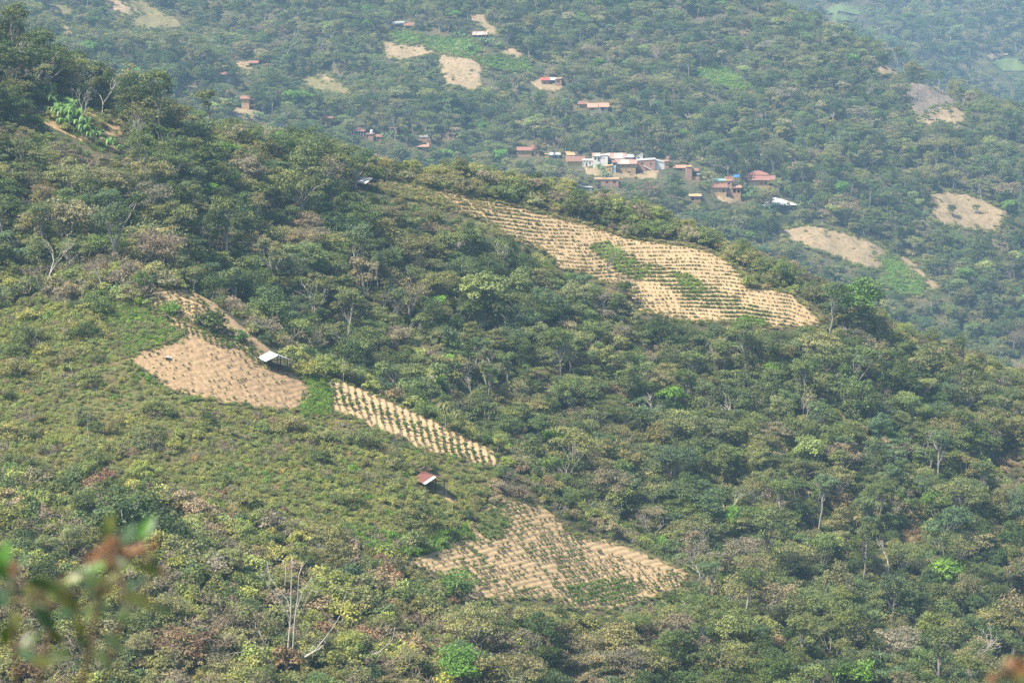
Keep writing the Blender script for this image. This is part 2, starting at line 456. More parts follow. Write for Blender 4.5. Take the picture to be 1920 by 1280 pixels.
def grow(seed, kind):
    """returns crown (verts, faces, lv, fl) and wood MB; metres, base at origin"""
    rng = np.random.default_rng(seed)
    wood = MB()
    if kind in ('round', 'blossom', 'light', 'sparse'):
        Hc = rng.uniform(5.6, 6.6); rx = rng.uniform(3.4, 4.4); rz = rng.uniform(2.6, 3.3)
        k = 40
        d = norm(rng.normal(size=(k, 3))); d[:, 2] = np.where(rng.random(k) < 0.72, np.abs(d[:, 2]), d[:, 2])
        lob = 1 + 0.22 * np.sin(3 * np.arctan2(d[:, 1], d[:, 0]) + rng.uniform(0, 6)) 
        C = d * (np.array([rx, rx * rng.uniform(0.85, 1.1), rz]) * rng.uniform(0.45, 0.92, (k, 1)) * lob[:, None]) + np.array([rng.normal() * 0.4, rng.normal() * 0.4, Hc])
        R = rng.uniform(0.95, 1.75, k); flat = 0.62; n = 92; size = 0.335
        if kind == 'sparse': n = 26; size = 0.30
        if kind == 'light': n = 66; size = 0.45
        fl = 0.55 if kind == 'blossom' else 0.0
        base_z, tr = Hc - rz * 0.75, 0.22
        nl = 14 if kind == 'sparse' else 9
    elif kind == 'umbrella':
        k = 36; rx = rng.uniform(4.2, 5.4)
        r = rx * np.sqrt(rng.random(k)); a = rng.uniform(0, 6.283, k)
        lay = rng.integers(0, 3, k)
        C = np.stack([r * np.cos(a), r * np.sin(a) * rng.uniform(0.8, 1.0), 7.6 + 1.3 * (1 - (r / rx) ** 2) - lay * 1.15 * (0.4 + 0.6 * r / rx) + 0.2 * rng.normal(size=k)], 1)
        R = rng.uniform(1.1, 2.0, k); flat = 0.36; n = 92; size = 0.325; fl = 0.0
        base_z, tr, nl = 4.2, 0.22, 12
    elif kind == 'lobed':      # several domes at different heights on one spreading tree
        nl_ = 4; cen = np.stack([rng.normal(size=nl_) * 2.4, rng.normal(size=nl_) * 2.4, rng.uniform(4.2, 8.4, nl_)], 1); rad = rng.uniform(1.5, 2.7, nl_)
        k = 46; w = rng.integers(0, nl_, k)
        d = norm(rng.normal(size=(k, 3))); d[:, 2] = np.where(rng.random(k) < 0.75, np.abs(d[:, 2]), d[:, 2])
        C = cen[w] + d * rad[w][:, None] * np.array([1, 1, .62]) * rng.uniform(0.5, 1.0, (k, 1))
        R = rng.uniform(0.6, 1.35, k); flat = 0.55; n = 82; size = 0.32; fl = 0.0
        base_z, tr, nl = 3.2, 0.24, 13
    elif kind == 'tall':
        k = 26; rx = rng.uniform(2.4, 3.1)
        d = norm(rng.normal(size=(k, 3))); d[:, 2] = np.where(rng.random(k) < 0.7, np.abs(d[:, 2]), d[:, 2])
        C = d * (np.array([rx, rx, 2.3]) * rng.uniform(0.4, 0.95, (k, 1))) + np.array([0, 0, 11.2])
        R = rng.uniform(0.8, 1.4, k); flat = 0.55; n = 80; size = 0.32; fl = 0.0
        base_z, tr, nl = 9.3, 0.20, 9
    elif kind == 'shaggy':     # tall irregular evergreen hung with leaves to the ground
        k = 46
        z = rng.uniform(1.2, 9.2, k); rad = 2.9 * np.sin(np.clip(z / 9.6, 0, 1) * math.pi) ** 0.6 * rng.uniform(0.4, 1.1, k) + 0.3
        a = rng.uniform(0, 6.283, k)
        C = np.stack([rad * np.cos(a), rad * np.sin(a), z], 1)
        R = rng.uniform(0.8, 1.5, k); flat = 0.75; n = 84; size = 0.335; fl = 0.0
        base_z, tr, nl = 5.0, 0.2, 6
    elif kind == 'bush':
        k = 15; rx = rng.uniform(1.2, 1.7)
        d = norm(rng.normal(size=(k, 3))); d[:, 2] = np.abs(d[:, 2])
        C = d * (np.array([rx, rx, 1.25]) * rng.uniform(0.3, 0.9, (k, 1))) + np.array([0, 0, 0.55])
        R = rng.uniform(0.5, 0.9, k); flat = 0.75; n = 66; size = 0.215; fl = 0.0
        base_z, tr, nl = 0.4, 0.06, 5
    elif kind == 'thicket':
        k = 46; rx = rng.uniform(2.3, 2.9)
        d = norm(rng.normal(size=(k, 3))); d[:, 2] = np.abs(d[:, 2])
        C = d * (np.array([rx, rx, 2.1]) * rng.uniform(0.4, 0.98, (k, 1))) * (1 + 0.2 * np.sin(3 * np.arctan2(d[:, 1], d[:, 0])))[:, None] + np.array([0, 0, 0.5])
        R = rng.uniform(0.45, 0.85, k); flat = 0.75; n = 62; size = 0.21; fl = 0.0
        base_z, tr, nl = 0.5, 0.08, 7
    elif kind == 'shrub':
        k = 9
        d = norm(rng.normal(size=(k, 3))); d[:, 2] = np.abs(d[:, 2])
        C = d * (np.array([0.75, 0.75, 0.55]) * rng.uniform(0.3, 0.95, (k, 1))) + np.array([0, 0, 0.25])
        R = rng.uniform(0.25, 0.5, k); flat = 0.8; n = 40; size = 0.15; fl = 0.0
        base_z, tr, nl = 0.15, 0.03, 3
    elif kind == 'crop':
        k = 4
        C = np.stack([rng.normal(size=k) * 0.14, rng.normal(size=k) * 0.14, rng.uniform(0.3, 0.6, k)], 1)
        R = rng.uniform(0.2, 0.34, k); flat = 1.0; n = 20; size = 0.24; fl = 0.0
        base_z, tr, nl = 0.2, 0.02, 2
    v, f, lv, flo = clump_leaves(rng, C, R, flat, n, size, fl=fl)
    top = (rng.normal() * 0.35, rng.normal() * 0.35, base_z)
    if kind in ('bush', 'thicket', 'shrub', 'crop'):
        for i in range(nl):
            c = C[rng.integers(0, len(C))]
            wood.tube(limb_path(rng, (c[0] * 0.15, c[1] * 0.15, -0.15), c, 3), [tr, tr * 0.7, tr * 0.4], 4)
    else:
        wood.tube(limb_path(rng, (0, 0, -1.2), top, 5, 0.08), list(np.linspace(tr * 1.35, tr * 0.8, 5)), 6)
        order = rng.permutation(len(C))[:nl]
        for i in order:
            c = C[i]; t = rng.uniform(0.6, 1.0)
            a = np.array(top) * np.array([t, t, t])
            wood.tube(limb_path(rng, a, c - np.array([0, 0, 0.1]), 4, 0.16, 0.06), [tr * 0.55, tr * 0.42, tr * 0.28, tr * 0.12], 4)
    return (v, f, lv, flo), wood

def branching(seed, height=9.0, spread=0.5, levels=4, r0=0.2, clear=0.35, twigs=3, twig_len=0.9):
    """leafless tree: forked limbs (returned as wood) and a haze of fine twigs"""
    rng = np.random.default_rng(seed)
    wood = MB(); tw = []
    def rec(p, d, L, r, lev):
        n = 3
        q = p; pts = [p]
        for i in range(n):
            d = norm(d + rng.normal(size=3) * 0.13 + np.array([0, 0, 0.05]))
            q = q + d * L / n; pts.append(q)
        wood.tube([tuple(a) for a in pts], list(np.linspace(r, r * 0.62, n + 1)), 5 if lev < 2 else 3)
        if lev >= levels:
            for i in range(twigs):
                tw.append((pts[-1 - (i % 3)], norm(d + rng.normal(size=3) * 0.6), twig_len * rng.uniform(0.5, 1.2)))
            return
        for i in range(2 if rng.random() < 0.55 else 3):
            nd = norm(d + norm(rng.normal(size=3) * np.array([1, 1, 0.5])) * spread * rng.uniform(0.7, 1.35))
            if nd[2] < 0.02: nd[2] = 0.12
            rec(pts[-1] if i < 2 else pts[-2], nd, L * rng.uniform(0.62, 0.86), r * rng.uniform(0.5, 0.7), lev + 1)
    rec(np.array([0, 0, -0.8]), norm(np.array([rng.normal() * 0.1, rng.normal() * 0.1, 1.0])), height * clear + 0.8, r0, 0)
    if tw:
        P = np.array([t[0] for t in tw]); D = np.array([t[1] for t in tw]); L = np.array([t[2] for t in tw])[:, None]
        side = norm(np.cross(D, rng.normal(size=D.shape))) * 0.028
        E = P + D * L
        v = np.stack([P - side, P + side, E + side * 0.5, E - side * 0.5], 1).reshape(-1, 3)
        f = np.arange(len(v)).reshape(-1, 4)
    else:
        v = np.zeros((0, 3)); f = np.zeros((0, 4), int)
    return (v, f, np.full(len(v), 0.5), np.zeros(len(v))), wood

def fronds(seed, n=9, length=2.3, width=0.5, stem=1.2, droop=0.9, lift=1.2, rag=False, thin=1):
    """banana, palm or tree fern: long arching blades from a stem"""
    rng = np.random.default_rng(seed)
    V = []; F = []; LV = []
    for i in range(n):
        a = 6.283 * i / n + rng.normal() * 0.25; L = length * rng.uniform(0.75, 1.15)
        lift_i = lift * rng.uniform(0.6, 1.4); seg = 6
        lv = np.clip(0.5 + 0.2 * rng.normal(), 0, 1)
        base = len(V)
        for j in range(seg + 1):
            t = j / seg
            r = L * t * 0.8; z = stem + lift_i * math.sin(t * 2.0) * L / 2.2 - droop * t * t * t * L * 0.6
            w = width * math.sin(math.pi * (0.12 + 0.86 * t)) * 0.5
            ca, sa = math.cos(a), math.sin(a)
            for sgn in (-1, 0, 1):
                V.append((r * ca - sgn * w * sa, r * sa + sgn * w * ca, z + (0.25 * w if sgn else 0)))
                LV.append(lv)
        for j in range(seg):
            for s in (0, 1):
                b = base + j * 3 + s
                F.append([b, b + 1, b + 4, b + 3])
    wood = MB().tube([(0, 0, -0.6), (0.05, 0, stem * 0.5), (0, 0, stem + 0.25)], [0.16, 0.14, 0.10], 6)
    return (np.array(V), np.array(F), np.array(LV), np.zeros(len(V))), wood

def tuft(seed, n=70, h=0.9, lean=0.5):
    rng = np.random.default_rng(seed)
    P = np.stack([rng.normal(size=n) * 0.28, rng.normal(size=n) * 0.28, np.full(n, -0.05)], 1)
    D = norm(np.stack([rng.normal(size=n) * lean, rng.normal(size=n) * lean, np.ones(n)], 1)); L = (h * rng.uniform(0.5, 1.2, n))[:, None]
    S = norm(np.cross(D, rng.normal(size=D.shape))) * 0.045
    E = P + D * L + np.array([0, 0, -0.12]) * L
    v = np.stack([P - S, P + S, E + S * 0.4, E - S * 0.4], 1).reshape(-1, 3)
    lv = np.repeat(np.clip(0.5 + 0.2 * rng.normal(size=n), 0, 1), 4)
    return (v, np.arange(len(v)).reshape(-1, 4), lv, np.zeros(len(v))), MB()

class Proto: pass
PROTO = {}
def proto(key, grown, leaf='leaf', bark='bark', crown_name='crown', wood_name='trunk'):
    (v, f, lv, fl), wood = grown
    p = Proto(); p.crown_name = crown_name; p.wood_name = wood_name
    wv = np.array(wood.v) if wood.v else np.zeros((0, 3))
    allv = np.concatenate([v, wv]) if len(wv) else v
    p.h = float(allv[:, 2].max()); p.r = float(np.abs(allv[:, :2]).max())
    p.zlo = float(np.percentile(v[:, 2], 4)) if len(v) else 0.0
    p.crown = mesh_from(key + '_crown', v, f, [M[leaf]], attrs={'lv': lv, 'fl': fl}) if len(v) else None
    p.wood = mesh_from(key + '_wood', wood.v, wood.f, [M[bark]], smooth=True) if wood.v else None
    faces = [list(map(int, q)) for q in f] + [[i + len(v) for i in q] for q in wood.f]
    me = mesh_from(key, allv, faces, [M[leaf], M[bark]], mat_idx=[0] * len(f) + [1] * len(wood.f),
                   attrs={'lv': np.concatenate([lv, np.full(len(wv), 0.5)]), 'fl': np.concatenate([fl, np.zeros(len(wv))])})
    p.obj = bpy.data.objects.new(key, me)
    PROTO[key] = p
    return p
for i in range(4): proto('round%d' % i, grow(100 + i, 'round'))
for i in range(3): proto('umbrella%d' % i, grow(200 + i, 'umbrella'))
for i in range(4): proto('lobed%d' % i, grow(250 + i, 'lobed'))
for i in range(2): proto('tall%d' % i, grow(300 + i, 'tall'))
for i in range(3): proto('shaggy%d' % i, grow(400 + i, 'shaggy'))
for i in range(2): proto('sparse%d' % i, grow(500 + i, 'sparse'))
for i in range(2): proto('blossom%d' % i, grow(600 + i, 'blossom'))
proto('yellow0', grow(610, 'blossom'), leaf='leaf_yellow')
for i in range(2): proto('light%d' % i, grow(650 + i, 'light'))
for i in range(3): proto('twiggy%d' % i, branching(700 + i, 6.8, 0.75, 5, 0.16, 0.26, 4, 1.1), leaf='twig', crown_name='twigs')
for i in range(3): proto('bare%d' % i, branching(750 + i, 9.5, 0.55, 4, 0.20, 0.36, 2, 0.8), leaf='pale_bark', bark='pale_bark', crown_name='twigs')
for i in range(2): proto('stag%d' % i, branching(780 + i, 17.0, 0.45, 3, 0.24, 0.62, 2, 0.7), leaf='pale_bark', bark='pale_bark', crown_name='twigs')
for i in range(4): proto('bush%d' % i, grow(800 + i, 'bush'), crown_name='foliage', wood_name='stem')
for i in range(3): proto('thicket%d' % i, grow(830 + i, 'thicket'), crown_name='foliage', wood_name='stem')
for i in range(4): proto('shrub%d' % i, grow(850 + i, 'shrub'), crown_name='foliage', wood_name='stem')
for i in range(2): proto('twigbush%d' % i, branching(870 + i, 2.6, 0.95, 4, 0.05, 0.14, 4, 0.6), leaf='twig', crown_name='twigs', wood_name='stem')
for i in range(2): proto('tuft%d' % i, tuft(880 + i), crown_name='foliage')
for i in range(3): proto('crop%d' % i, grow(890 + i, 'crop'), crown_name='foliage', wood_name='stem')
for i in range(2): proto('banana%d' % i, fronds(900 + i, 9, 2.6, 0.62, 1.3, 0.9, 1.5), leaf='blade', crown_name='leaves', wood_name='stem')
proto('fern0', fronds(910, 13, 2.6, 0.75, 4.2, 0.9, 0.55), leaf='blade', crown_name='fronds')
proto('palm0', fronds(911, 14, 2.4, 0.4, 6.5, 1.2, 0.9), leaf='blade', crown_name='fronds')

def scatter(name, label, cat, keys, P, idx, rz, scl, tint, tilt=None):
    """many plants as one mass: geometry nodes put the plants of KEYS on the points P"""
    if len(P) == 0: return None
    col = bpy.data.collections.new(name + '_kinds')
    objs = []
    for n, k in enumerate(keys):
        o = bpy.data.objects.new('k%03d' % n, PROTO[k].obj.data); col.objects.link(o)
    P = np.asarray(P); n = len(P)
    rot = np.zeros((n, 3)); rot[:, 2] = rz
    if tilt is not None: rot[:, :2] = tilt
    scl = np.asarray(scl)
    if scl.ndim == 1: scl = np.repeat(scl[:, None], 3, 1)
    me = mesh_from(name, P, np.zeros((0, 4), int), attrs={'rot': rot, 'scl': scl, 'tint': tint})
    at = me.attributes.new('idx', 'INT', 'POINT'); at.data.foreach_set('value', np.asarray(idx, np.int32))
    o = link(name, me)
    tag(o, label, cat, kind='stuff')
    ng = bpy.data.node_groups.new(name, 'GeometryNodeTree')
    ng.interface.new_socket(name='Geometry', in_out='INPUT', socket_type='NodeSocketGeometry')
    ng.interface.new_socket(name='Geometry', in_out='OUTPUT', socket_type='NodeSocketGeometry')
    N = ng.nodes; Lk = ng.links
    gi = N.new('NodeGroupInput'); go = N.new('NodeGroupOutput')
    mp = N.new('GeometryNodeMeshToPoints'); ip = N.new('GeometryNodeInstanceOnPoints'); ci = N.new('GeometryNodeCollectionInfo')
    ci.inputs['Collection'].default_value = col
    ci.inputs['Separate Children'].default_value = True; ci.inputs['Reset Children'].default_value = True
    def na(nm, typ):
        a = N.new('GeometryNodeInputNamedAttribute'); a.data_type = typ; a.inputs['Name'].default_value = nm
        return a.outputs['Attribute']
    Lk.new(gi.outputs[0], mp.inputs['Mesh']); Lk.new(mp.outputs['Points'], ip.inputs['Points'])
    Lk.new(ci.outputs[0], ip.inputs['Instance']); ip.inputs['Pick Instance'].default_value = True
    Lk.new(na('idx', 'INT'), ip.inputs['Instance Index'])
    Lk.new(na('rot', 'FLOAT_VECTOR'), ip.inputs['Rotation']); Lk.new(na('scl', 'FLOAT_VECTOR'), ip.inputs['Scale'])
    Lk.new(ip.outputs['Instances'], go.inputs[0])
    md = o.modifiers.new('scatter', 'NODES'); md.node_group = ng
    return o

def plant(name, key, loc, rz, scl, tint, label=None, cat=None, group=None, tilt=(0, 0)):
    """one plant as a thing: an Empty at its foot that carries trunk and crown"""
    p = PROTO[key]
    e = bpy.data.objects.new(name, None); COL.objects.link(e)
    e.empty_display_size = 0.5
    e.location = loc; e.rotation_euler = (tilt[0], tilt[1], rz); e.scale = scl if hasattr(scl, '__len__') else (scl,) * 3
    tag(e, label, cat, group)
    if p.crown:
        c = bpy.data.objects.new(p.crown_name, p.crown); COL.objects.link(c); c.parent = e
        c['tint'] = [float(t) for t in tint]
        if p.crown_name == 'twigs': c['kind'] = 'stuff'
    if p.wood:
        w = bpy.data.objects.new(p.wood_name, p.wood); COL.objects.link(w); w.parent = e
    return e
# ------------------------------------------------------------------ fields and clearings, draped on the slopes
RW, RH = 480, 320                       # coarse map of what must stay in sight (picture plane, quarter size): distance or 0
CLR = np.zeros((RH, RW))
HOUSE = np.zeros((RH, RW), bool)
FIELD_CELL = np.zeros((RH, RW), bool)
cxx, cyy = np.meshgrid((np.arange(RW) + 0.5) * 4, (np.arange(RH) + 0.5) * 4)
def mark_poly(poly, ymin, ymax, base=True):
    m = inpoly(cxx, cyy, poly)
    if m.any():
        h = hit(cxx[m], cyy[m], ymin, ymax)
        CLR[m] = h[:, 1]
        if base: FIELD_CELL[m] = True
def mark_rect(x0, x1, y0, y1, Y):
    m = (cxx > x0 - 2) & (cxx < x1 + 2) & (cyy > y0 - 2) & (cyy < y1 + 2)
    CLR[m] = np.maximum(CLR[m], Y); HOUSE[m] = True; FIELD_CELL[m] = True

def pl(pts):
    xs = np.array([p[0] for p in pts], float); ys = np.array([p[1] for p in pts], float)
    return lambda x: np.interp(x, xs, ys)

def grow_poly(poly, d):
    P = np.array(poly, float); n = len(P)
    t = np.roll(P, -1, 0) - np.roll(P, 1, 0); t /= np.maximum(np.linalg.norm(t, axis=1, keepdims=True), 1e-6)
    area = 0.5 * np.sum(P[:, 0] * np.roll(P[:, 1], -1) - np.roll(P[:, 0], -1) * P[:, 1])
    nrm = np.stack([t[:, 1], -t[:, 0]], 1) * (1 if area > 0 else -1)
    return [tuple(q) for q in P + nrm * d]

class Rows:
    """terrace or furrow lines: coordinate across the rows, in picture units on the slope"""
    def __init__(s, bend, spacing, amp=0.2, vertical=False, wob=0.35, seed=1):
        s.bend, s.spacing, s.amp, s.vert, s.wob, s.seed = bend, spacing, amp, vertical, wob, seed
    def coord(s, px, py):
        a, b = (py, px) if s.vert else (px, py)
        return (b - s.bend(a)) / s.spacing + s.wob * 2 * fbm(px / 45.0, py / 30.0, s.seed, 2)
    def off(s, px, py):
        t = s.coord(px, py) % 1.0
        return s.amp * np.where(t < 0.7, t / 0.7 * 2 - 1, 1 - (t - 0.7) / 0.3 * 2)

def field(name, label, poly, mat, ymin, ymax, step=2.0, rows=None, warp=4.0, seed=0, lift=0.14, mark=True, rough=0.06):
    P = np.array(poly, float)
    xs = np.arange(P[:, 0].min() - 6, P[:, 0].max() + 6 + step, step); ys = np.arange(P[:, 1].min() - 6, P[:, 1].max() + 6 + step, step)
    gx, gy = np.meshgrid(xs, ys)
    wx = gx + warp * 2 * fbm(gx / 14.0, gy / 14.0, seed + 40, 3); wy = gy + warp * 1.4 * fbm(gx / 14.0, gy / 14.0, seed + 60, 3)
    ins = inpoly(wx, wy, poly)
    quad = ins[:-1, :-1] & ins[1:, :-1] & ins[:-1, 1:] & ins[1:, 1:]
    used = np.zeros_like(ins)
    for a in (0, 1):
        for b in (0, 1):
            used[a:a + quad.shape[0], b:b + quad.shape[1]] |= quad
    h, w = ins.shape
    full = np.zeros_like(ins)
    full[1:-1, 1:-1] = quad[:-1, :-1] & quad[1:, :-1] & quad[:-1, 1:] & quad[1:, 1:]
    idx = -np.ones(ins.shape, int); idx[used] = np.arange(used.sum())
    pts = hit(gx[used], gy[used], ymin, ymax)
    px, py = gx[used], gy[used]
    edge = ~full[used]
    off = rows.off(px, py) if rows else 0.0
    pts[:, 2] += lift + off + rough * 2 * fbm(pts[:, 0] / 0.9, pts[:, 1] / 0.9, seed, 2)
    pts[edge, 2] -= 0.5
    r, c = np.nonzero(quad)
    f = np.stack([idx[r + 1, c], idx[r + 1, c + 1], idx[r, c + 1], idx[r, c]], 1)
    # drop quads torn across a fold of the ground
    d = np.abs(pts[f[:, 0], 1] - pts[f[:, 2], 1]); f = f[d < 12]
    o = link(name, mesh_from(name, pts, f, [M[mat]]))
    tag(o, label, kind='structure')
    if mark: mark_poly(poly, ymin, ymax)
    return o

CROP = {'P': [], 'i': [], 's': [], 't': [], 'f': []}
def crops(poly, rows, ymin, ymax, gap, dens, size, tints, seed, tag_=''):
    rng = np.random.default_rng(seed)
    P = np.array(poly, float)
    a0, a1 = (P[:, 1].min(), P[:, 1].max()) if rows.vert else (P[:, 0].min(), P[:, 0].max())
    PX = []; PY = []
    aa = np.arange(a0, a1, gap)
    bb = rows.bend(aa)
    b0, b1 = (P[:, 0].min(), P[:, 0].max()) if rows.vert else (P[:, 1].min(), P[:, 1].max())
    for r in range(int((b0 - bb.max()) / rows.spacing) - 2, int((b1 - bb.min()) / rows.spacing) + 3):
        a = aa + rng.normal(size=len(aa)) * gap * 0.3
        px_, py_ = (bb, a) if rows.vert else (a, bb)
        b = bb + (r + 0.62) * rows.spacing
        for _ in range(2):
            px_, py_ = (b, a) if rows.vert else (a, b)
            b = bb + (r + 0.62 - rows.wob * 2 * fbm(px_ / 45.0, py_ / 30.0, rows.seed, 2)) * rows.spacing
        px_, py_ = (b, a) if rows.vert else (a, b)
        PX.append(px_); PY.append(py_)
    px = np.concatenate(PX); py = np.concatenate(PY)
    k = inpoly(px, py, poly); px, py = px[k], py[k]
    D, green = dens(px, py)
    k = rng.random(len(px)) < D; px, py, green = px[k], py[k], green[k]
    pts = hit(px, py, ymin, ymax); pts[:, 2] += 0.10 + rows.off(px, py)
    t0, t1 = np.array(tints[0]), np.array(tints[1])
    g = np.clip(green + 0.25 * rng.normal(size=len(px)), 0, 1)[:, None]
    tint = (t0 * (1 - g) + t1 * g) * 1.5
    CROP['P'].append(pts); CROP['i'].append(rng.integers(0, 3, len(px)))
    CROP['s'].append(size * rng.uniform(0.6, 1.3, len(px)) * (0.75 + 0.5 * g[:, 0])); CROP['t'].append(tint)
    CROP['f'] += [tag_] * len(px)

# --- open grassy slope at the left
SHRUB_ZONE = [(-400,545),(60,572),(180,575),(225,650),(235,672),(300,712),(330,738),(440,762),(560,772),(625,780),(700,806),(800,850),(860,858),(940,872),(930,905),(895,955),(880,1010),(770,1045),(700,1030),(560,1000),(400,965),(200,905),(0,870),(-400,860)]
field('grassy_slope', 'open yellowish green slope of grass and low scrub', [(max(a, -120), b) for a, b in SHRUB_ZONE], 'grass_slope', 250, 425, 5.0, None, 8, 10, lift=0.05, mark=False)

# --- the lowest terraced field, on the nearest spur
F1 = [(772,1052),(800,1040),(880,1016),(893,1000),(905,962),(955,950),(985,944),(1012,955),(1050,985),(1068,1008),(1100,1020),(1130,1018),(1180,1035),(1230,1055),(1262,1067),(1292,1080),(1275,1092),(1235,1106),(1190,1124),(1150,1133),(1080,1134),(1045,1118),(990,1112),(930,1122),(868,1118),(850,1090),(835,1072)]
r1 = Rows(pl([(760,1066),(900,1030),(1000,1006),(1100,990),(1290,945)]), 9.6, 0.09, wob=0.3, seed=3)
F1 = grow_poly(F1, 9)
field('terraced_field', 'pale sandy terraced field with rows of green crops, lowest on the spur', F1, 'sand', 330, 402, 1.6, r1, 4, 11)
def d1(px, py):
    n = fbm(px / 60.0, py / 35.0, 77, 3)
    right = np.clip((px - 930) / 200.0, 0, 1) * np.clip((1095 + (px - 1150) * 0.1 - py) / 10 + 4, 0, 1)
    D = np.clip(0.46 + 0.7 * n + 0.3 * right, 0.12, 0.92)
    edge = (py < 1030 + (px - 1100) * 0.27) & (px > 1090)
    D = np.where(edge, 0.02, D); D = np.where((px < 860), D * 0.55, D)
    D = np.where((px > 975) & (px < 1040) & (py > 1060) & (py < 1110), D * 0.3, D)
    g = np.clip(0.35 + n * 1.2 + 0.9 * inpoly(px, py, [(1060,1098),(1170,1085),(1220,1100),(1160,1135),(1080,1135)]), 0, 1)
    D = np.where(inpoly(px, py, [(1060,1098),(1170,1085),(1220,1100),(1160,1135),(1080,1135)]), 1.0, D)
    return D, g
crops(F1, r1, 330, 402, 3.8, d1, 0.64, [(0.080, 0.088, 0.032), (0.070, 0.125, 0.03)], 1, 'low')
# unplanted dry-grass corner and the dry bank along its upper edge
F1g = [(895,965),(935,952),(962,985),(940,992),(948,1010),(917,1014),(895,1000)]
field('fallow_patch', 'dull green fallow corner at the top of the lowest terraced field', F1g, 'green_ground', 330, 402, 2.0, r1, 3, 12, lift=0.3, mark=False)
F1b = [(985,940),(1040,962),(1080,995),(1130,1006),(1200,1022),(1290,1058),(1330,1085),(1296,1084),(1265,1066),(1180,1033),(1130,1015),(1100,1018),(1066,1003),(1048,982),(1010,952)]
field('dry_bank', 'dull brown dry grass bank along the upper edge of lowest field', F1b, 'dry_grass', 330, 412, 2.5, None, 3, 13)

# --- strip field with rows running down the slope
F2s = [(612,712),(650,722),(700,742),(760,768),(820,795),(880,828),(926,850),(938,868),(915,873),(880,862),(845,850),(800,846),(760,822),(700,800),(660,778),(622,768),(615,745)]
r2 = Rows(pl([(690,645),(780,668),(880,690)]), 13.0, 0.15, vertical=True, wob=0.2, seed=5)
F2s = grow_poly(F2s, 4)
field('strip_field', 'narrow pale strip field with crop rows running down the slope', F2s, 'sand', 340, 412, 1.6, r2, 3, 14)
def d2(px, py):
    t = py - (712 + (px - 612) * 0.46)          # depth below the upper edge
    band = (t > 8) & (t < 34)
    return np.where(band, 0.95, np.where(t > 40, 0.10, 0.35)), np.where(band, 0.7, 0.2)
crops(F2s, r2, 340, 412, 4.5, d2, 0.85, [(0.10, 0.10, 0.045), (0.06, 0.12, 0.032)], 2, 'strip')

# --- bare reddish field with scattered seedlings
F3 = [(232,672),(280,655),(345,627),(310,605),(262,578),(285,582),(350,612),(420,640),(480,672),(500,690),(545,700),(578,716),(584,735),(566,742),(568,765),(520,768),(470,757),(430,757),(372,742),(320,728),(290,706),(262,690)]
r3 = Rows(pl([(230,730),(590,640)]), 11.0, 0.06, wob=0.6, seed=7)
F3 = grow_poly(F3, 4)
field('bare_field', 'reddish bare field dotted with seedlings beside the white-roofed shed', F3, 'pink_soil', 330, 415, 1.5, r3, 4, 15, rough=0.16)
def d3(px, py):
    n = fbm(px / 50.0, py / 40.0, 81, 3)
    hedge = np.abs(py - (575 + (px - 255) * 0.45 + 12)) < 15
    return np.where(hedge & (px > 9999), 0.55, np.clip(0.30 + 0.6 * n, 0.10, 0.5)), np.where(hedge, 0.8, 0.4 + n)
crops(F3, r3, 330, 415, 6.0, d3, 0.48, [(0.085, 0.095, 0.04), (0.06, 0.13, 0.03)], 3, 'bare')
F3h = [(258,573),(300,582),(350,600),(420,634),(480,662),(500,676),(490,690),(440,668),(380,640),(330,616),(285,596)]
field('hedge_strip', 'ochre strip of soil planted with a crop hedge above the bare field', F3h, 'pink_soil', 330, 415, 1.8, None, 3, 29)
rh = Rows(pl([(570,300),(690,330)]), 10.0, 0.05, vertical=True, wob=0.15, seed=12)
crops(F3h, rh, 330, 415, 3.0, lambda px, py: (np.where((px > 395) | (np.abs(py - 582 - (px - 262) * .44) < 9), .8, .25), np.full(len(px), .75)), 0.6, [(0.085, 0.095, 0.04), (0.075, 0.125, 0.034)], 13, 'hedge')
# hedge of crops and the small terraces behind it
F3b = [(280,553),(300,545),(345,540),(370,560),(392,585),(430,622),(470,652),(492,668),(470,668),(420,640),(372,612),(330,595),(292,578)]
r4 = Rows(pl([(270,575),(340,562),(390,580),(490,640)]), 8.0, 0.22, wob=0.25, seed=8)
field('small_terrace', 'small ochre terraces climbing beside the woods above the bare field', F3b, 'sand', 345, 430, 1.6, r4, 3, 16)
crops(F3b, r4, 345, 430, 4.0, lambda px, py: (np.where(px < 395, 0.85, 0.35), np.full(len(px), 0.15)), 0.75, [(0.085, 0.085, 0.034), (0.06, 0.12, 0.03)], 4, 'small')
F3c = [(345,538),(374,536),(418,578),(474,626),(522,664),(508,674),(490,672),(440,632),(392,590)]
field('dirt_track', 'reddish dirt edge between the small terraces and the woods', F3c, 'pink_soil', 345, 432, 2.0, None, 2, 17)
F3d = [(180,572),(215,566),(255,575),(300,600),(345,628),(330,640),(285,655),(235,668),(222,640),(205,610),(185,590)]
field('weedy_patch', 'bright green weedy patch at the top of the bare field', F3d, 'green_ground', 330, 420, 2.5, None, 4, 18)
F3e = [(560,700),(600,708),(618,735),(618,780),(570,782),(562,770),(585,740)]
field('grass_margin', 'lush green grass margin between the bare field and strip field', F3e, 'green_ground', 330, 415, 2.5, None, 4, 19)

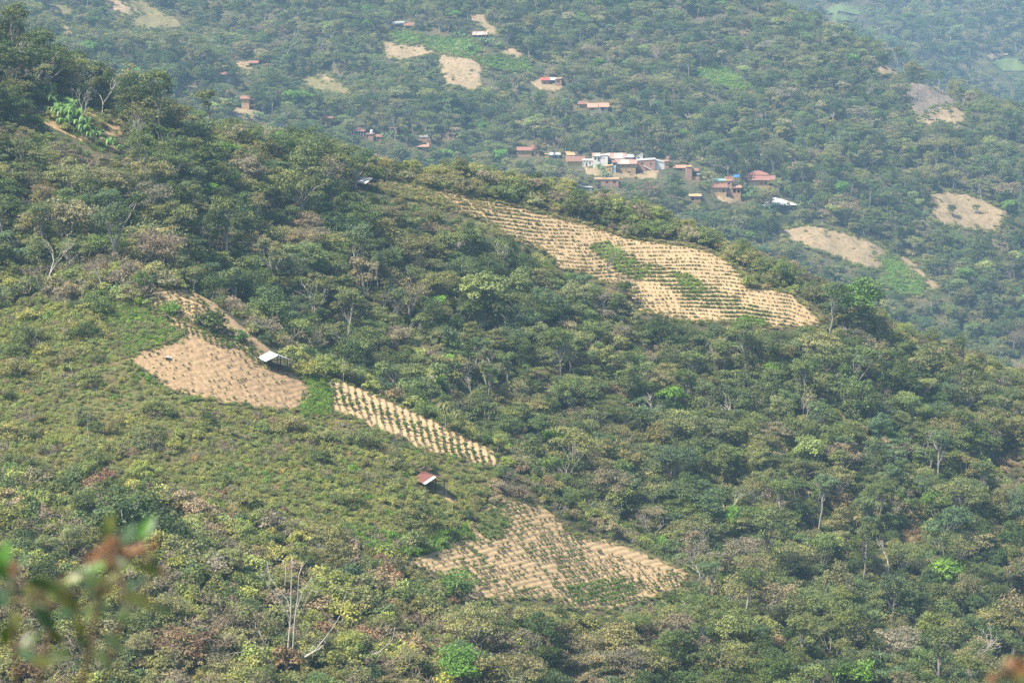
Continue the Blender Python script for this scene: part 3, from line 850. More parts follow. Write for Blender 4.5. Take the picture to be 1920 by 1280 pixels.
# --- large terraced field under the ridge behind
F4 = [(752,356),(800,358),(860,366),(905,376),(950,386),(1000,398),(1060,414),(1120,430),(1180,450),(1240,458),(1300,466),(1335,474),(1360,490),(1385,510),(1398,536),(1440,545),(1480,552),(1510,575),(1542,604),(1510,612),(1450,612),(1390,606),(1330,600),(1270,598),(1200,580),(1186,560),(1178,530),(1130,528),(1090,508),(1050,500),(1032,478),(1005,462),(950,440),(920,418),(870,398),(800,380)]
r5 = Rows(pl([(750,372),(900,392),(1000,404),(1100,410),(1200,402),(1300,402),(1400,408),(1480,418),(1545,440)]), 6.8, 0.05, wob=0.4, seed=9)
F4 = grow_poly(F4, 3)
field('terraced_field', 'large sandy terraced field of crop rows below the ridge crest', F4, 'sand', 500, 606, 1.7, r5, 4, 21)
def d5(px, py):
    n = fbm(px / 70.0, py / 30.0, 91, 3)
    gr = inpoly(px, py, [(1105,468),(1140,455),(1175,490),(1222,505),(1215,525),(1175,520),(1150,500)]) | inpoly(px, py, [(1262,518),(1290,515),(1322,540),(1315,550),(1285,545)]) | inpoly(px, py, [(1370,606),(1400,596),(1430,600),(1440,612),(1380,612)])
    gr |= inpoly(px, py, [(1100,450),(1160,470),(1260,508),(1340,542),(1450,590),(1440,612),(1350,600),(1250,540),(1150,510)]) & (n > -.16)
    left = np.clip((960 - px) / 120.0, 0, 1)
    D = np.clip(0.75 + 1.0 * n + 0.3 * left, 0.15, 0.97)
    D = np.where(inpoly(px, py, [(1195,535),(1240,530),(1290,590),(1210,582)]), D * 0.5, D)
    D = np.where((px > 1490), D * 0.6, D)
    g = np.clip(0.2 + n + 1.0 * gr, 0, 1)
    return np.where(gr, 1.0, D), g
crops(F4, r5, 500, 606, 2.0, d5, 0.60, [(0.115, 0.112, 0.045), (0.105, 0.165, 0.038)], 5, 'upper')
F4b = [(900,368),(1000,386),(1100,414),(1180,440),(1300,452),(1350,470),(1400,500),(1415,530),(1480,540),(1530,570),(1556,606),(1542,606),(1508,572),(1480,550),(1440,543),(1398,534),(1384,508),(1358,488),(1333,472),(1300,464),(1240,456),(1180,448),(1118,428),(1058,412),(1000,396),(950,384)]
field('dry_bank', 'brown dry grass bank along the crest above the large terraced field', F4b, 'dry_grass', 520, 612, 2.5, None, 3, 22, lift=0.05)
F4c = [(700,338),(760,345),(796,352),(822,372),(868,396),(800,384),(752,372),(705,360)]
field('dry_slope', 'ochre dry grass slope at the upper end of large terraced field', F4c, 'dry_grass', 470, 600, 1.8, r5, 4, 23, lift=0.05)

# --- far hillside with the village
FAR = [
 ('far_field', 'bare stubble field beside dark trees on the village hillside', [(826,106),(850,100),(880,108),(893,118),(905,134),(900,150),(908,166),(880,168),(850,160),(838,158),(832,140),(828,122)], 'far_soil', 31),
 ('far_field', 'small terraced ochre field under the green plot on far hillside', [(712,76),(740,82),(790,88),(818,84),(824,98),(790,106),(752,112),(728,104)], 'far_soil', 32),
 ('far_field', 'small bright green plot below the hillside huts', [(732,66),(760,64),(788,72),(780,82),(745,82)], 'green_ground', 33),
 ('far_field', 'narrow fenced ochre plot above the striped-roof shed', [(880,28),(905,27),(934,66),(924,68),(905,50),(884,40)], 'far_soil', 34),
 ('far_field', 'small reddish plot right of the stubble field', [(930,94),(960,94),(985,104),(975,112),(945,108)], 'far_soil', 35),
 ('far_field', 'yellowish grass plot above the red-roofed house', [(1012,100),(1045,106),(1040,116),(1018,112)], 'dry_grass', 36),
 ('far_field', 'wide bare field above the green plot beyond the ridge', [(1452,434),(1500,427),(1545,430),(1600,444),(1632,456),(1655,470),(1668,486),(1720,528),(1700,522),(1660,505),(1630,503),(1600,490),(1560,478),(1520,462),(1480,448)], 'far_soil', 37),
 ('far_field', 'deep green plot below the bare field beyond the ridge', [(1650,488),(1675,486),(1700,505),(1730,535),(1728,552),(1690,548),(1655,530),(1662,510)], 'green_ground', 38),
 ('far_field', 'burnt grey clearing on the far right hillside', [(1708,158),(1740,152),(1775,168),(1790,200),(1750,206),(1728,228),(1715,210),(1700,180)], 'burnt', 39),
 ('far_field', 'pale bare corner below the burnt clearing', [(1748,206),(1790,200),(1810,216),(1806,230),(1770,228),(1730,234),(1722,230)], 'far_soil', 40),
 ('far_field', 'tan grazed slope with lone trees near the right edge', [(1742,366),(1775,361),(1820,370),(1850,380),(1885,398),(1870,432),(1830,430),(1780,420),(1742,412),(1755,390)], 'far_soil', 41),
 ('far_field', 'tan clearing near the top of the far right hill', [(1632,128),(1660,124),(1690,128),(1688,138),(1645,140)], 'far_soil', 42),
 ('far_field', 'pale ploughed strip at the top left of far hillside', [(186,-6),(212,-6),(262,24),(252,32),(226,26)], 'far_soil', 43),
 ('far_field', 'green grassy shoulder beside the pale ploughed strip', [(215,-10),(240,-10),(330,38),(352,50),(300,52),(252,50),(240,38),(262,28)], 'dry_grass', 44),
 ('far_field', 'ochre patch at the top left above the ridge trees', [(82,4),(100,10),(140,22),(128,34),(104,24)], 'dry_grass', 45),
 ('far_field', 'ochre bank of bare earth by the hillside shack', [(436,106),(452,108),(470,118),(472,134),(462,136),(448,122)], 'far_soil', 46),
 ('far_field', 'grassy terrace strip below the hillside huts', [(790,74),(880,78),(900,92),(880,108),(840,100),(800,90)], 'green_ground', 47),
 ('far_field', 'grassy green slope right of the stubble field', [(895,112),(935,110),(985,116),(1000,128),(960,132),(915,124)], 'green_ground', 48),
 ('far_field', 'grassy opening below the pole-straight dead tree on left hillside', [(560,150),(600,140),(640,158),(660,176),(620,172),(585,164)], 'dry_grass', 54),
 ('far_field', 'small bare terrace above the hillside brick huts', [(588,138),(612,142),(636,154),(612,156)], 'far_soil', 55),
 ('far_field', 'ochre earth track end on the left hillside', [(356,152),(368,154),(366,166),(350,172),(346,166)], 'far_soil', 56),
 ('far_field', 'little bare patch among trees at upper left', [(116,52),(126,50),(134,62),(124,66)], 'far_soil', 57),
 ('far_field', 'bright grassy opening in the woods above the village right', [(1300,140),(1340,124),(1375,140),(1410,168),(1380,166),(1330,152)], 'green_ground', 58),
 ('far_field', 'narrow dirt track leading off the wide bare field', [(1640,462),(1654,458),(1660,468),(1650,486),(1642,482)], 'far_soil', 59),
 ('far_field', 'pale scrubby strip on the slope below the grazed land', [(1690,478),(1730,512),(1764,540),(1756,546),(1716,520),(1682,486)], 'far_soil', 60),
 ('far_field', 'dry yard in front of the village houses', [(1092,314),(1180,326),(1240,322),(1236,330),(1170,334),(1096,322)], 'far_soil', 61),
 ('far_field', 'dusty bank beside the bright red roof', [(992,156),(1014,152),(1056,163),(1040,170),(1010,166)], 'far_soil', 62),
 ('far_field', 'dusty yard around the orange house', [(1328,368),(1392,368),(1400,376),(1360,378)], 'far_soil', 63),
 ('far_field', 'dusty yard around the adobe house on the left hillside', [(438,206),(460,206),(496,216),(470,220),(440,216)], 'far_soil', 49),
]
FAR = [(a, b, grow_poly(c, 4), d, e) for a, b, c, d, e in FAR]
for nm, lb, poly, mt, sd in FAR:
    field(nm, lb, poly, mt, 640, 1750, 2.0, None, 7, sd, lift=0.6, rough=0.1)
field('far_field', 'striped green plantation on the hazy far hill', [(1542,18),(1575,8),(1612,14),(1618,34),(1600,44),(1560,42)], 'green_ground', 1800, 3400, 2.5, Rows(pl([(1500, 0), (1650, 30)]), 7, 1.2, wob=0.2, seed=6), 3, 51, lift=1.5)
field('far_field', 'pale green meadow on the hazy hill at the right edge', [(1852,118),(1880,108),(1925,108),(1940,134),(1880,136)], 'green_ground', 1800, 3400, 3, None, 3, 52, lift=1.5)
field('far_field', 'tan bare bank above the meadow on hazy hill', [(1842,106),(1870,100),(1900,104),(1860,118)], 'far_soil', 1800, 3400, 3, None, 3, 53, lift=1.8)
# clearing with banana plants on the wooded ridge, left
F5 = [(62,222),(92,212),(108,218),(150,240),(200,256),(232,275),(226,292),(180,280),(130,258),(100,244)]
field('banana_clearing', 'reddish cleared strip with banana plants on the wooded ridge', F5, 'pink_soil', 425, 530, 2.2, None, 4, 24)
F5b = [(150,208),(190,208),(222,226),(236,250),(222,262),(180,250),(152,234)]
field('earth_bank', 'orange earth bank beside the banana plants', F5b, 'pink_soil', 425, 530, 2.2, None, 4, 25)
mark_poly([(60,185),(110,180),(235,215),(245,290),(180,285),(60,240)], 425, 530)
dead = inpoly(cxx, cyy, [(547,1258),(520,1240),(480,1160),(490,1040),(580,1030),(650,1125),(640,1165),(590,1230)])
CLR[dead] = hit([547], [1250], 255, 340)[0][1]
F6 = [(800,918),(838,912),(846,930),(862,942),(850,948),(826,932)]
field('footpath', 'ochre footpath leading down from the rusty-roofed shed', F6, 'pink_soil', 335, 400, 2.2, None, 3, 26)
F7 = [(1688,985),(1722,975),(1740,990),(1720,1020),(1694,1025)]
field('earth_scar', 'reddish bare scar among the trees near tall trunks', F7, 'pink_soil', 430, 560, 3, None, 4, 27)
F8 = [(1866,862),(1896,852),(1920,868),(1926,890),(1900,898),(1876,884)]
field('earth_scar', 'dry reddish scrub opening at the right edge', F8, 'pink_soil', 430, 600, 3, None, 4, 28)
# ------------------------------------------------------------------ houses and sheds
def stripes(name, a, b, sx=0.8, lo=0.42, hi=0.55):
    m, nt, bs = new_mat(name)
    n = noise(nt, sx, 2, coords(nt, 'Object', (1, 0.12, 0.12)))
    n2 = noise(nt, 3.0, 3, coords(nt, 'Object'))
    c = mixc(nt, 0.35, ramp(nt, n, [(lo, a), (hi, b)]), ramp(nt, n2, [(0.35, a), (0.7, b)]))
    nt.links.new(c, bs.inputs['Base Color']); bs.inputs['Roughness'].default_value = 0.65
    return m
M['brick'] = plain('brick_wall', (0.43, 0.255, 0.19), (0.35, 0.20, 0.15), 1.5)
M['brick_orange'] = plain('orange_brick_wall', (0.50, 0.30, 0.18), (0.41, 0.235, 0.145), 1.5)
M['adobe'] = plain('adobe_wall', (0.46, 0.32, 0.17), (0.35, 0.24, 0.13), 0.8)
M['tan'] = plain('tan_wall', (0.55, 0.36, 0.20), (0.46, 0.29, 0.16), 0.8)
M['white'] = plain('white_wall', (0.74, 0.73, 0.69), (0.62, 0.60, 0.55), 0.7)
M['ochre'] = plain('ochre_wall', (0.52, 0.38, 0.15), (0.44, 0.32, 0.14), 0.8)
M['grey'] = plain('grey_wall', (0.42, 0.41, 0.40), (0.33, 0.32, 0.31), 0.8)
M['teal'] = plain('teal_wall', (0.20, 0.36, 0.35), (0.16, 0.28, 0.28), 0.8)
M['sky_blue'] = plain('light_blue_wall', (0.42, 0.58, 0.66), (0.36, 0.50, 0.58), 0.8)
M['red_tile'] = plain('red_tile_roof', (0.33, 0.165, 0.13), (0.24, 0.12, 0.095), 1.2)
M['red_sheet'] = plain('red_sheet_roof', (0.50, 0.115, 0.09), (0.42, 0.12, 0.095), 0.6, rough=0.5)
M['orange_roof'] = plain('orange_tile_roof', (0.52, 0.27, 0.19), (0.43, 0.22, 0.16), 1.0)
M['brown_roof'] = plain('brown_roof', (0.20, 0.11, 0.085), (0.28, 0.15, 0.11), 1.0)
M['zinc'] = stripes('zinc_sheet_roof', (0.48, 0.51, 0.54), (0.40, 0.43, 0.46), 0.9)
M['white_sheet'] = plain('white_sheet_roof', (0.60, 0.60, 0.57), (0.52, 0.52, 0.50), 0.5, rough=0.45)
M['rusty'] = stripes('rusty_sheet_roof', (0.68, 0.60, 0.52), (0.36, 0.13, 0.08), 0.85)
M['rust_red'] = plain('rust_red_sheet', (0.19, 0.075, 0.058), (0.15, 0.065, 0.05), 1.5, rough=0.6)
M['dark'] = plain('dark_interior', (0.025, 0.025, 0.028), (0.02, 0.02, 0.02), 1.0, rough=0.4)
M['frame'] = plain('window_frame', (0.30, 0.24, 0.18), (0.22, 0.18, 0.14), 2.0)
M['door'] = plain('wooden_door', (0.10, 0.06, 0.04), (0.07, 0.045, 0.03), 2.0)
M['post'] = plain('wooden_post', (0.075, 0.055, 0.042), (0.045, 0.035, 0.028), 2.0)
M['blue'] = plain('blue_tarpaulin', (0.05, 0.22, 0.62), (0.04, 0.16, 0.50), 1.0, rough=0.4)
M['turquoise'] = plain('turquoise_edge', (0.25, 0.50, 0.48), (0.22, 0.42, 0.40), 1.0)

def wall_panel(mb, w, z0, h, ops, T, th=0.2):
    """a wall of width w along local x with openings (fx0,fx1,fz0,fz1) of its visible height; T maps (x, y, z) into the house"""
    xs = sorted({0.0, w} | {f * w for o in ops for f in o[:2]}); zs = sorted({z0, 0.0, h} | {f * h for o in ops for f in o[2:4]})
    for i in range(len(xs) - 1):
        for j in range(len(zs) - 1):
            cx = (xs[i] + xs[i+1]) / 2; cz = (zs[j] + zs[j+1]) / 2
            if any(o[0]*w < cx < o[1]*w and o[2]*h < cz < o[3]*h for o in ops): continue
            n = len(mb.v)
            mb.v += [T(x, y, z) for y in (0, th) for z in (zs[j], zs[j+1]) for x in (xs[i], xs[i+1])]
            mb.f += [[n+q for q in f] for f in ((0,1,3,2),(5,4,6,7),(0,2,6,4),(1,5,7,3),(2,3,7,6),(0,4,5,1))]

def block(root, k, cx, py0, b):
    """one volume of a house. b: x0,x1,eave row, foot row (picture units), depth m, setback m, wall, roof, openings"""
    x0, x1 = (b['x'][0] - cx) * k, (b['x'][1] - cx) * k
    zt = (py0 - b['y'][0]) * k; zb = (py0 - b['y'][1]) * k
    w = x1 - x0; h = max(zt - zb, 0.6); d = b.get('d', 4.0); yo = b.get('back', 0.0)
    found = -b.get('found', 2.0)
    m = M[b['wall']]
    front = b.get('front', []); left = b.get('left', []); right = b.get('right', [])
    def TF(x, y, z): return (x0 + x, yo + y, zb + z)
    def TB(x, y, z): return (x1 - x, yo + d - y, zb + z)
    def TL(x, y, z): return (x0 + y, yo + d - 0.2 - x, zb + z)
    def TR(x, y, z): return (x1 - y, yo + 0.2 + x, zb + z)
    for T, ops, ww in ((TF, front, w), (TB, [], w), (TL, left, d - 0.4), (TR, right, d - 0.4)):
        mb = MB(); wall_panel(mb, ww, found, h, ops, T); mb.build('wall', m, root)
        for o in ops:
            kind = o[4] if len(o) > 4 else 'w'
            ow = (o[1] - o[0]) * ww; oh = (o[3] - o[2]) * h
            if kind == 'o':      # open porch or loft
                continue
            fr = MB()
            def fb(a0, a1, y0, y1, c0, c1):
                n = len(fr.v)
                fr.v += [T(x, y, z) for y in (y0, y1) for z in (c0, c1) for x in (a0, a1)]
                fr.f += [[n+q for q in f] for f in ((0,1,3,2),(5,4,6,7),(0,2,6,4),(1,5,7,3),(2,3,7,6),(0,4,5,1))]
            X0, X1, Z0, Z1 = o[0]*ww, o[1]*ww, o[2]*h, o[3]*h; t = 0.06
            if kind == 'd':
                fb(X0 + 0.01, X1 - 0.01, 0.10, 0.16, Z0 + 0.01, Z1 - 0.01); fr.build('door', M['door'], root)
            else:
                fb(X0 + .005, X0 + t, 0.06, 0.14, Z0 + .005, Z1 - .005); fb(X1 - t, X1 - .005, 0.06, 0.14, Z0 + .005, Z1 - .005)
                fb(X0 + t, X1 - t, 0.06, 0.14, Z0 + .005, Z0 + t); fb(X0 + t, X1 - t, 0.06, 0.14, Z1 - t, Z1 - .005)
                fb((X0+X1)/2 - .03, (X0+X1)/2 + .03, 0.07, 0.13, Z0 + t, Z1 - t)
                wi = fr.build('window', M['frame'], root)
                fr = MB(); fb(X0 + t, X1 - t, 0.15, 0.17, Z0 + t, Z1 - t); fr.build('pane', M['dark'], wi)
    # an inner floor keeps the rooms dark
    r = b.get('roof')
    if r:
        kind, rise, rm = r[:3]; ov = r[3] if len(r) > 3 else 0.45; th = 0.09; e = 0.012
        z = zb + h + e; X0, X1, Y0, Y1 = x0 - ov, x1 + ov, yo - ov, yo + d + ov
        xm, ym = (X0 + X1) / 2, (Y0 + Y1) / 2
        mb = MB()
        if kind == 'shed':       # low at the front
            mb.poly([(X0,Y0,z+th),(X1,Y0,z+th),(X1,Y1,z+rise+th),(X0,Y1,z+rise+th)], th)
        elif kind == 'lean':     # falls from left to right (rise > 0) or right to left
            a, c = (rise, 0) if rise > 0 else (0, -rise)
            mb.poly([(X0,Y0,z+a+th),(X1,Y0,z+c+th),(X1,Y1,z+c+th),(X0,Y1,z+a+th)], th)
        elif kind == 'gable_x':
            mb.poly([(X0,Y0,z+th),(X1,Y0,z+th),(X1,ym,z+rise+th),(X0,ym,z+rise+th)], th)
            mb.poly([(X0,ym,z+rise+th),(X1,ym,z+rise+th),(X1,Y1,z+th),(X0,Y1,z+th)], th)
        elif kind == 'gable_y':
            mb.poly([(X0,Y0,z+th),(xm,Y0,z+rise+th),(xm,Y1,z+rise+th),(X0,Y1,z+th)], th)
            mb.poly([(xm,Y0,z+rise+th),(X1,Y0,z+th),(X1,Y1,z+th),(xm,Y1,z+rise+th)], th)
        elif kind == 'hip':
            q = min((Y1 - Y0), (X1 - X0)) * 0.45
            A, B = (X0 + q, ym, z + rise + th), (X1 - q, ym, z + rise + th)
            mb.poly([(X0,Y0,z+th),(X1,Y0,z+th),B,A], th); mb.poly([(X1,Y1,z+th),(X0,Y1,z+th),A,B], th)
            mb.poly([(X0,Y1,z+th),(X0,Y0,z+th),A], th); mb.poly([(X1,Y0,z+th),(X1,Y1,z+th),B], th)
        elif kind == 'flat':
            mb.box(x0 - 0.2, x1 + 0.2, yo - 0.2, yo + d + 0.2, z, z + max(rise, 0.12))
        mb.build('roof', M[rm], root)
        # gable infill
        if kind in ('gable_x', 'shed', 'gable_y', 'lean'):
            mb = MB()
            if kind == 'gable_x':
                for xx in (x0, x1 - 0.2):
                    n = len(mb.v); s = rise * (1 - 2 * ov / (Y1 - Y0)) * 0.96
                    for x in (xx, xx + 0.2): mb.v += [(x, yo, z - e), (x, yo + d, z - e), (x, ym, z + s)]
                    mb.f += [[n, n+1, n+2], [n+5, n+4, n+3], [n, n+2, n+5, n+3], [n+2, n+1, n+4, n+5]]
                    if xx == x0: mb.build('gable', m, root); mb = MB()
            elif kind == 'gable_y':
                s = rise * (1 - 2 * ov / (X1 - X0)) * 0.96
                mb.prism([(x0, z - e), (x1, z - e), (xm, z + s)], yo, yo + 0.2)
            elif kind == 'shed':
                s = rise * (d + ov) / (d + 2 * ov) * 0.95; s0 = rise * ov / (d + 2 * ov) * 0.9
                for xx in (x0, x1 - 0.2):
                    n = len(mb.v)
                    for x in (xx, xx + 0.2): mb.v += [(x, yo, z - e), (x, yo + d, z - e), (x, yo + d, z + s), (x, yo, z + s0)]
                    mb.f += [[n, n+1, n+2, n+3], [n+7, n+6, n+5, n+4], [n, n+3, n+7, n+4], [n+3, n+2, n+6, n+7], [n+1, n+5, n+6, n+2]]
                    mb.build('gable', m, root); mb = MB()
                mb.box(x0 + .2, x1 - .2, yo + d - 0.2, yo + d, z - e, z + s * 0.97)
            else:
                a, c = (rise, 0) if rise > 0 else (0, -rise)
                W = X1 - X0; za = a + (c - a) * ov / W; zc = a + (c - a) * (W - ov) / W
                mb.prism([(x0, z - e), (x1, z - e), (x1, z + zc * .97), (x0, z + za * .97)], yo, yo + 0.2)
            mb.build('gable', m, root)
    return (x0, x1, yo, d, zb, h)

def house(name, label, cat, cx, foot, blocks, ymin=640, ymax=1750, yaw=0.0, group=None, extra=None):
    P = hit([cx], [foot], ymin, ymax)[0]
    k = P[1] / FPX
    e = bpy.data.objects.new(name, None); COL.objects.link(e); e.location = tuple(P); e.rotation_euler = (0, 0, yaw)
    tag(e, label, cat, group)
    f = P[1] / 820.0; e.scale = (f, f, f)
    for b in blocks:
        block(e, k / f, cx, foot, b)
        mark_rect(b['x'][0], b['x'][1], b['y'][0] - 3, b['y'][1], P[1])
    if extra: extra(e, k)
    return e
def B(x0, x1, y0, y1, wall, roof=None, front=(), left=(), right=(), d=5.0, back=0.0):
    return dict(x=(x0, x1), y=(y0, y1), wall=wall, roof=roof, front=list(front), left=list(left), right=list(right), d=d, back=back)
W2 = [(.18, .34, .35, .75), (.62, .78, .35, .75)]
VG = 'village buildings on the far hillside'
def hs(name, label, cx, foot, blocks, **k): return house(name, label, 'house', cx, foot, blocks, group=VG, **k)

hs('farmhouse', 'white two-storey house with red roof and orange side room, left hillside', 426, 154,
   [B(413, 432, 141, 154, 'white', ('gable_x', 0.9, 'red_tile'), [(.25,.38,.55,.9), (.6,.8,.55,.9), (.45,.55,.05,.4,'d')]), B(432.3, 439, 142, 154, 'brick_orange', ('shed', .5, 'red_tile', .3), back=0.6, d=4)])
hs('shack', 'low dark shack with rusty red roof above an ochre bank', 475, 127,
   [B(467, 482, 119, 128, 'adobe', ('gable_x', 0.7, 'red_tile'), [(.1,.9,.0,.75,'o')]), B(461, 467, 123, 131, 'ochre', ('flat', .15, 'adobe'), [(.5,.8,.2,.8,'d')], d=3)])
hs('adobe_house', 'tall tan adobe house with red roof and balcony on left hillside', 466, 208,
   [B(453, 467, 186, 208, 'tan', ('gable_x', 0.9, 'red_tile'), []), B(467.3, 478, 187, 208, 'tan', ('shed', .8, 'red_tile'), [(.1,.92,.55,.92,'o'), (.1,.9,.05,.42,'o')], d=4, back=.8)], yaw=0.0)
hs('tower_house', 'narrow ochre tower-like house with flat red roof', 615, 237, [B(609, 621, 222, 237, 'ochre', ('shed', .5, 'red_tile', .7), [(.3,.6,.55,.85)], d=4)])
def cols(e, k):
    for i in range(5):
        MB().box(-1.7 + i * .85 - .1, -1.7 + i * .85 + .1, -.6, -.4, -1.0, 1.25).build('column', M['white'], e)
hs('pavilion_house', 'small house with hipped red roof and white porch columns', 672, 252, [B(664, 681, 246.5, 252, 'grey', ('hip', 1.1, 'red_tile', .8), [(.1,.9,.1,.9,'o')], d=4)], extra=cols)
def tank(e, k):
    v = MB(); n = 10
    v.tube([(0.6, 2, 2.2), (0.6, 2, 3.1), (0.6, 2, 3.4), (0.6, 2, 3.5)], [.55, .55, .4, .12], 10); v.build('water_tank', M['white_sheet'], e)
hs('brick_hut', 'square brick hut with a white water tank on top', 693, 263, [B(686, 700, 252, 263, 'brick', ('flat', .15, 'brick'), [(.15,.3,.3,.7)], d=4)], extra=tank)
hs('brick_hut', 'tiny brick hut with red sloping roof beside the tank hut', 710, 264, [B(704.5, 716, 257, 264, 'brick', ('shed', .6, 'red_tile', .3), [(.3,.6,.3,.8)], d=3)])
hs('brick_hut', 'flat-topped brick hut among banana plants below a bare tree', 736, 250, [B(729, 744, 241, 250, 'brick', ('flat', .15, 'brick'), [(.6,.8,.05,.5,'d')], d=4)])
hs('stepped_house', 'stepped brick house with white upper roof and tan lower roof', 798, 282,
   [B(786, 800, 275.5, 282, 'tan', ('shed', .9, 'orange_roof', .8), [(.2,.45,.1,.8,'d')], d=4), B(786.5, 804, 259.5, 275, 'brick', ('flat', .5, 'white_sheet'), [], d=5, back=4.9), B(779, 786, 269, 276, 'brick', ('lean', -.8, 'zinc'), [], d=4, back=4)])
hs('adobe_house', 'long adobe house with brown tile roof beside green banana plants', 985, 294, [B(971, 997, 282.5, 294, 'adobe', ('gable_x', 1.0, 'red_tile'), [], d=5)])
hs('adobe_house', 'narrow adobe house with raised red roof next to the long adobe house', 1005, 293, [B(999, 1011, 280, 293, 'adobe', ('gable_x', 1.1, 'red_tile'), [(.55,.8,.2,.6)], d=5, back=1)])
hs('low_house', 'low white-roofed hut beside the street lamp', 1038, 296, [B(1030, 1049, 291, 296, 'grey', ('shed', .5, 'white_sheet'), [(.3,.8,.1,.8,'o')], d=4), B(1022, 1029, 289.5, 296, 'ochre', ('flat', .12, 'tan'), [], d=3)])
hs('long_house', 'long low house with pale ribbed roof above the brown roof', 1067, 297, [B(1056, 1079, 292.5, 297, 'grey', ('gable_x', 1.0, 'tan'), [(.2,.7,.1,.7,'o')], d=5, back=3)])
hs('brown_roof_house', 'yellow-walled house under a broad dark brown roof', 1079, 310, [B(1064, 1094, 303, 310, 'ochre', ('gable_x', 1.5, 'brown_roof', .6), [], d=7)])
hs('white_cottage', 'small white cottage with one door and one window', 1102, 312, [B(1093, 1111, 301.5, 312, 'white', ('flat', .35, 'white_sheet'), [(.3,.46,.02,.62,'d'), (.65,.85,.35,.68), (.04,.12,.1,.6)], d=4)])
hs('white_house', 'white two-storey house with rusty roof and blank white side block', 1126, 312, [B(1112, 1125.5, 293, 312, 'white', ('shed', .6, 'rusty', .3), [(.2,.45,.62,.85), (.68,.92,.45,.9,'d')], d=5), B(1126, 1139.5, 292, 312, 'white', ('lean', -.25, 'white_sheet', .15), [(.4,.65,.7,.78)], d=5)])
hs('teal_house', 'long teal house with rusty striped sheet roof', 1163, 305, [B(1140.5, 1172, 297.5, 306, 'teal', ('gable_x', 1.6, 'rusty'), [(.12,.3,.2,.8), (.45,.6,.2,.8), (.75,.92,.2,.8)], d=6), B(1172.5, 1187, 295, 306, 'grey', ('shed', .6, 'zinc'), [(.15,.6,.3,.75)], d=6)])
hs('white_block', 'small white upper storey block behind the pink brick house', 1199, 304, [B(1192.5, 1206, 293.5, 304, 'white', ('lean', -.5, 'white_sheet', .15), [(.15,.55,.5,.75)], d=5, back=2)])
hs('ochre_hut', 'small ochre hut with light blue lean-to under the village', 1146, 324, [B(1136, 1148, 312, 324, 'ochre', ('lean', -.3, 'tan', .2), [(.5,.75,.1,.5,'d')], d=4), B(1148.4, 1154.5, 305, 324, 'sky_blue', ('shed', .4, 'red_tile', .2), [(.1,.9,.72,.95,'o')], d=4, back=.3)])
hs('adobe_house', 'wide adobe house with rusty red roof in the village middle', 1174, 326, [B(1156, 1192, 307.5, 326, 'adobe', ('gable_x', 1.2, 'rusty'), [(.3,.38,.72,.86), (.63,.71,.72,.86), (.46,.52,.3,.5), (.55,.75,.06,.22,'o')], d=5)])
def stair(e, k):
    m = MB(); m.poly([(-1.0, -.5, 2.0), (2.2, -.5, .4), (2.2, -.02, .4), (-1.0, -.02, 2.0)], .25); m.build('stair', M['white'], e)
hs('brick_house', 'pink brick two-storey house with two square windows', 1212, 321, [B(1195, 1229, 301.5, 321, 'brick', ('lean', -.45, 'white_sheet', .15), [(.2,.33,.62,.8), (.7,.82,.6,.78), (.78,.9,.1,.2)], d=6)], extra=stair)
hs('garage_house', 'white garage with sloping roof and brick tower at its end', 1243, 318, [B(1229.5, 1246, 305, 318, 'white', ('lean', .8, 'white_sheet', .2), [], d=6), B(1246.3, 1255, 303, 318, 'brick', ('flat', .15, 'brick'), [(.25,.75,.45,.7)], d=5), B(1251.5, 1255, 294.5, 302.5, 'brick', None, [(.3,.7,.3,.6)], d=4, back=.6)])
hs('brick_house', 'single-storey brick house with flat pale roof below the village', 1137, 348, [B(1116, 1160, 337, 349, 'brick', ('flat', .35, 'tan'), [(.17,.24,.02,.75,'d'), (.44,.56,.4,.76), (.76,.88,.42,.82)], d=6)])
hs('low_hut', 'small white sheet roof half hidden by green trees', 1101, 355, [B(1091, 1110, 352, 356, 'grey', ('lean', .4, 'white_sheet', .2), [(.2,.8,.1,.7,'o')], d=3)])
hs('low_house', 'low pinkish roof half hidden left of brick tower', 1274, 319, [B(1264, 1285, 315, 320, 'grey', ('gable_x', .8, 'orange_roof'), [(.2,.7,.1,.8,'o')], d=4)])
hs('brick_tower_house', 'slim brick tower house with open porch at its right', 1299, 338, [B(1287, 1297, 313, 338, 'brick', ('flat', .15, 'tan'), [], d=5), B(1297.3, 1309, 321, 338, 'tan', ('shed', .5, 'red_tile'), [(.1,.9,.35,.9,'o')], d=4, back=.8), B(1307, 1312, 327, 338, 'brick', ('flat', .2, 'white_sheet'), [], d=1.2, back=-.5)])
def tarp(e, k):
    MB().poly([(2.6, 3.0, 5.9), (4.6, 3.0, 6.1), (4.8, 5.0, 6.6), (2.8, 5.0, 6.5)], .1).build('tarpaulin', M['blue'], e)
hs('orange_house', 'orange brick house on three levels with blue tarpaulin on top', 1362, 366,
   [B(1361.5, 1372, 339, 366, 'brick_orange', ('flat', .15, 'tan'), [(.25,.7,.72,.86), (.2,.75,.3,.45)], d=6), B(1337, 1361, 340, 366, 'brick', ('flat', .25, 'turquoise'), [(.72,.88,.62,.78)], d=6, back=1.0),
    B(1333, 1361, 351, 366, 'tan', ('shed', 1.0, 'brown_roof', .5), [(.75,.88,.4,.8)], d=2.6, back=-1.9), B(1372.3, 1389, 352, 366, 'brick_orange', ('shed', .6, 'orange_roof', .4), [(.12,.45,.3,.85,'o'), (.58,.92,.3,.85,'o')], d=5), B(1361.5, 1377, 334, 338.5, 'brick', None, [], d=4, back=2)], extra=tarp)
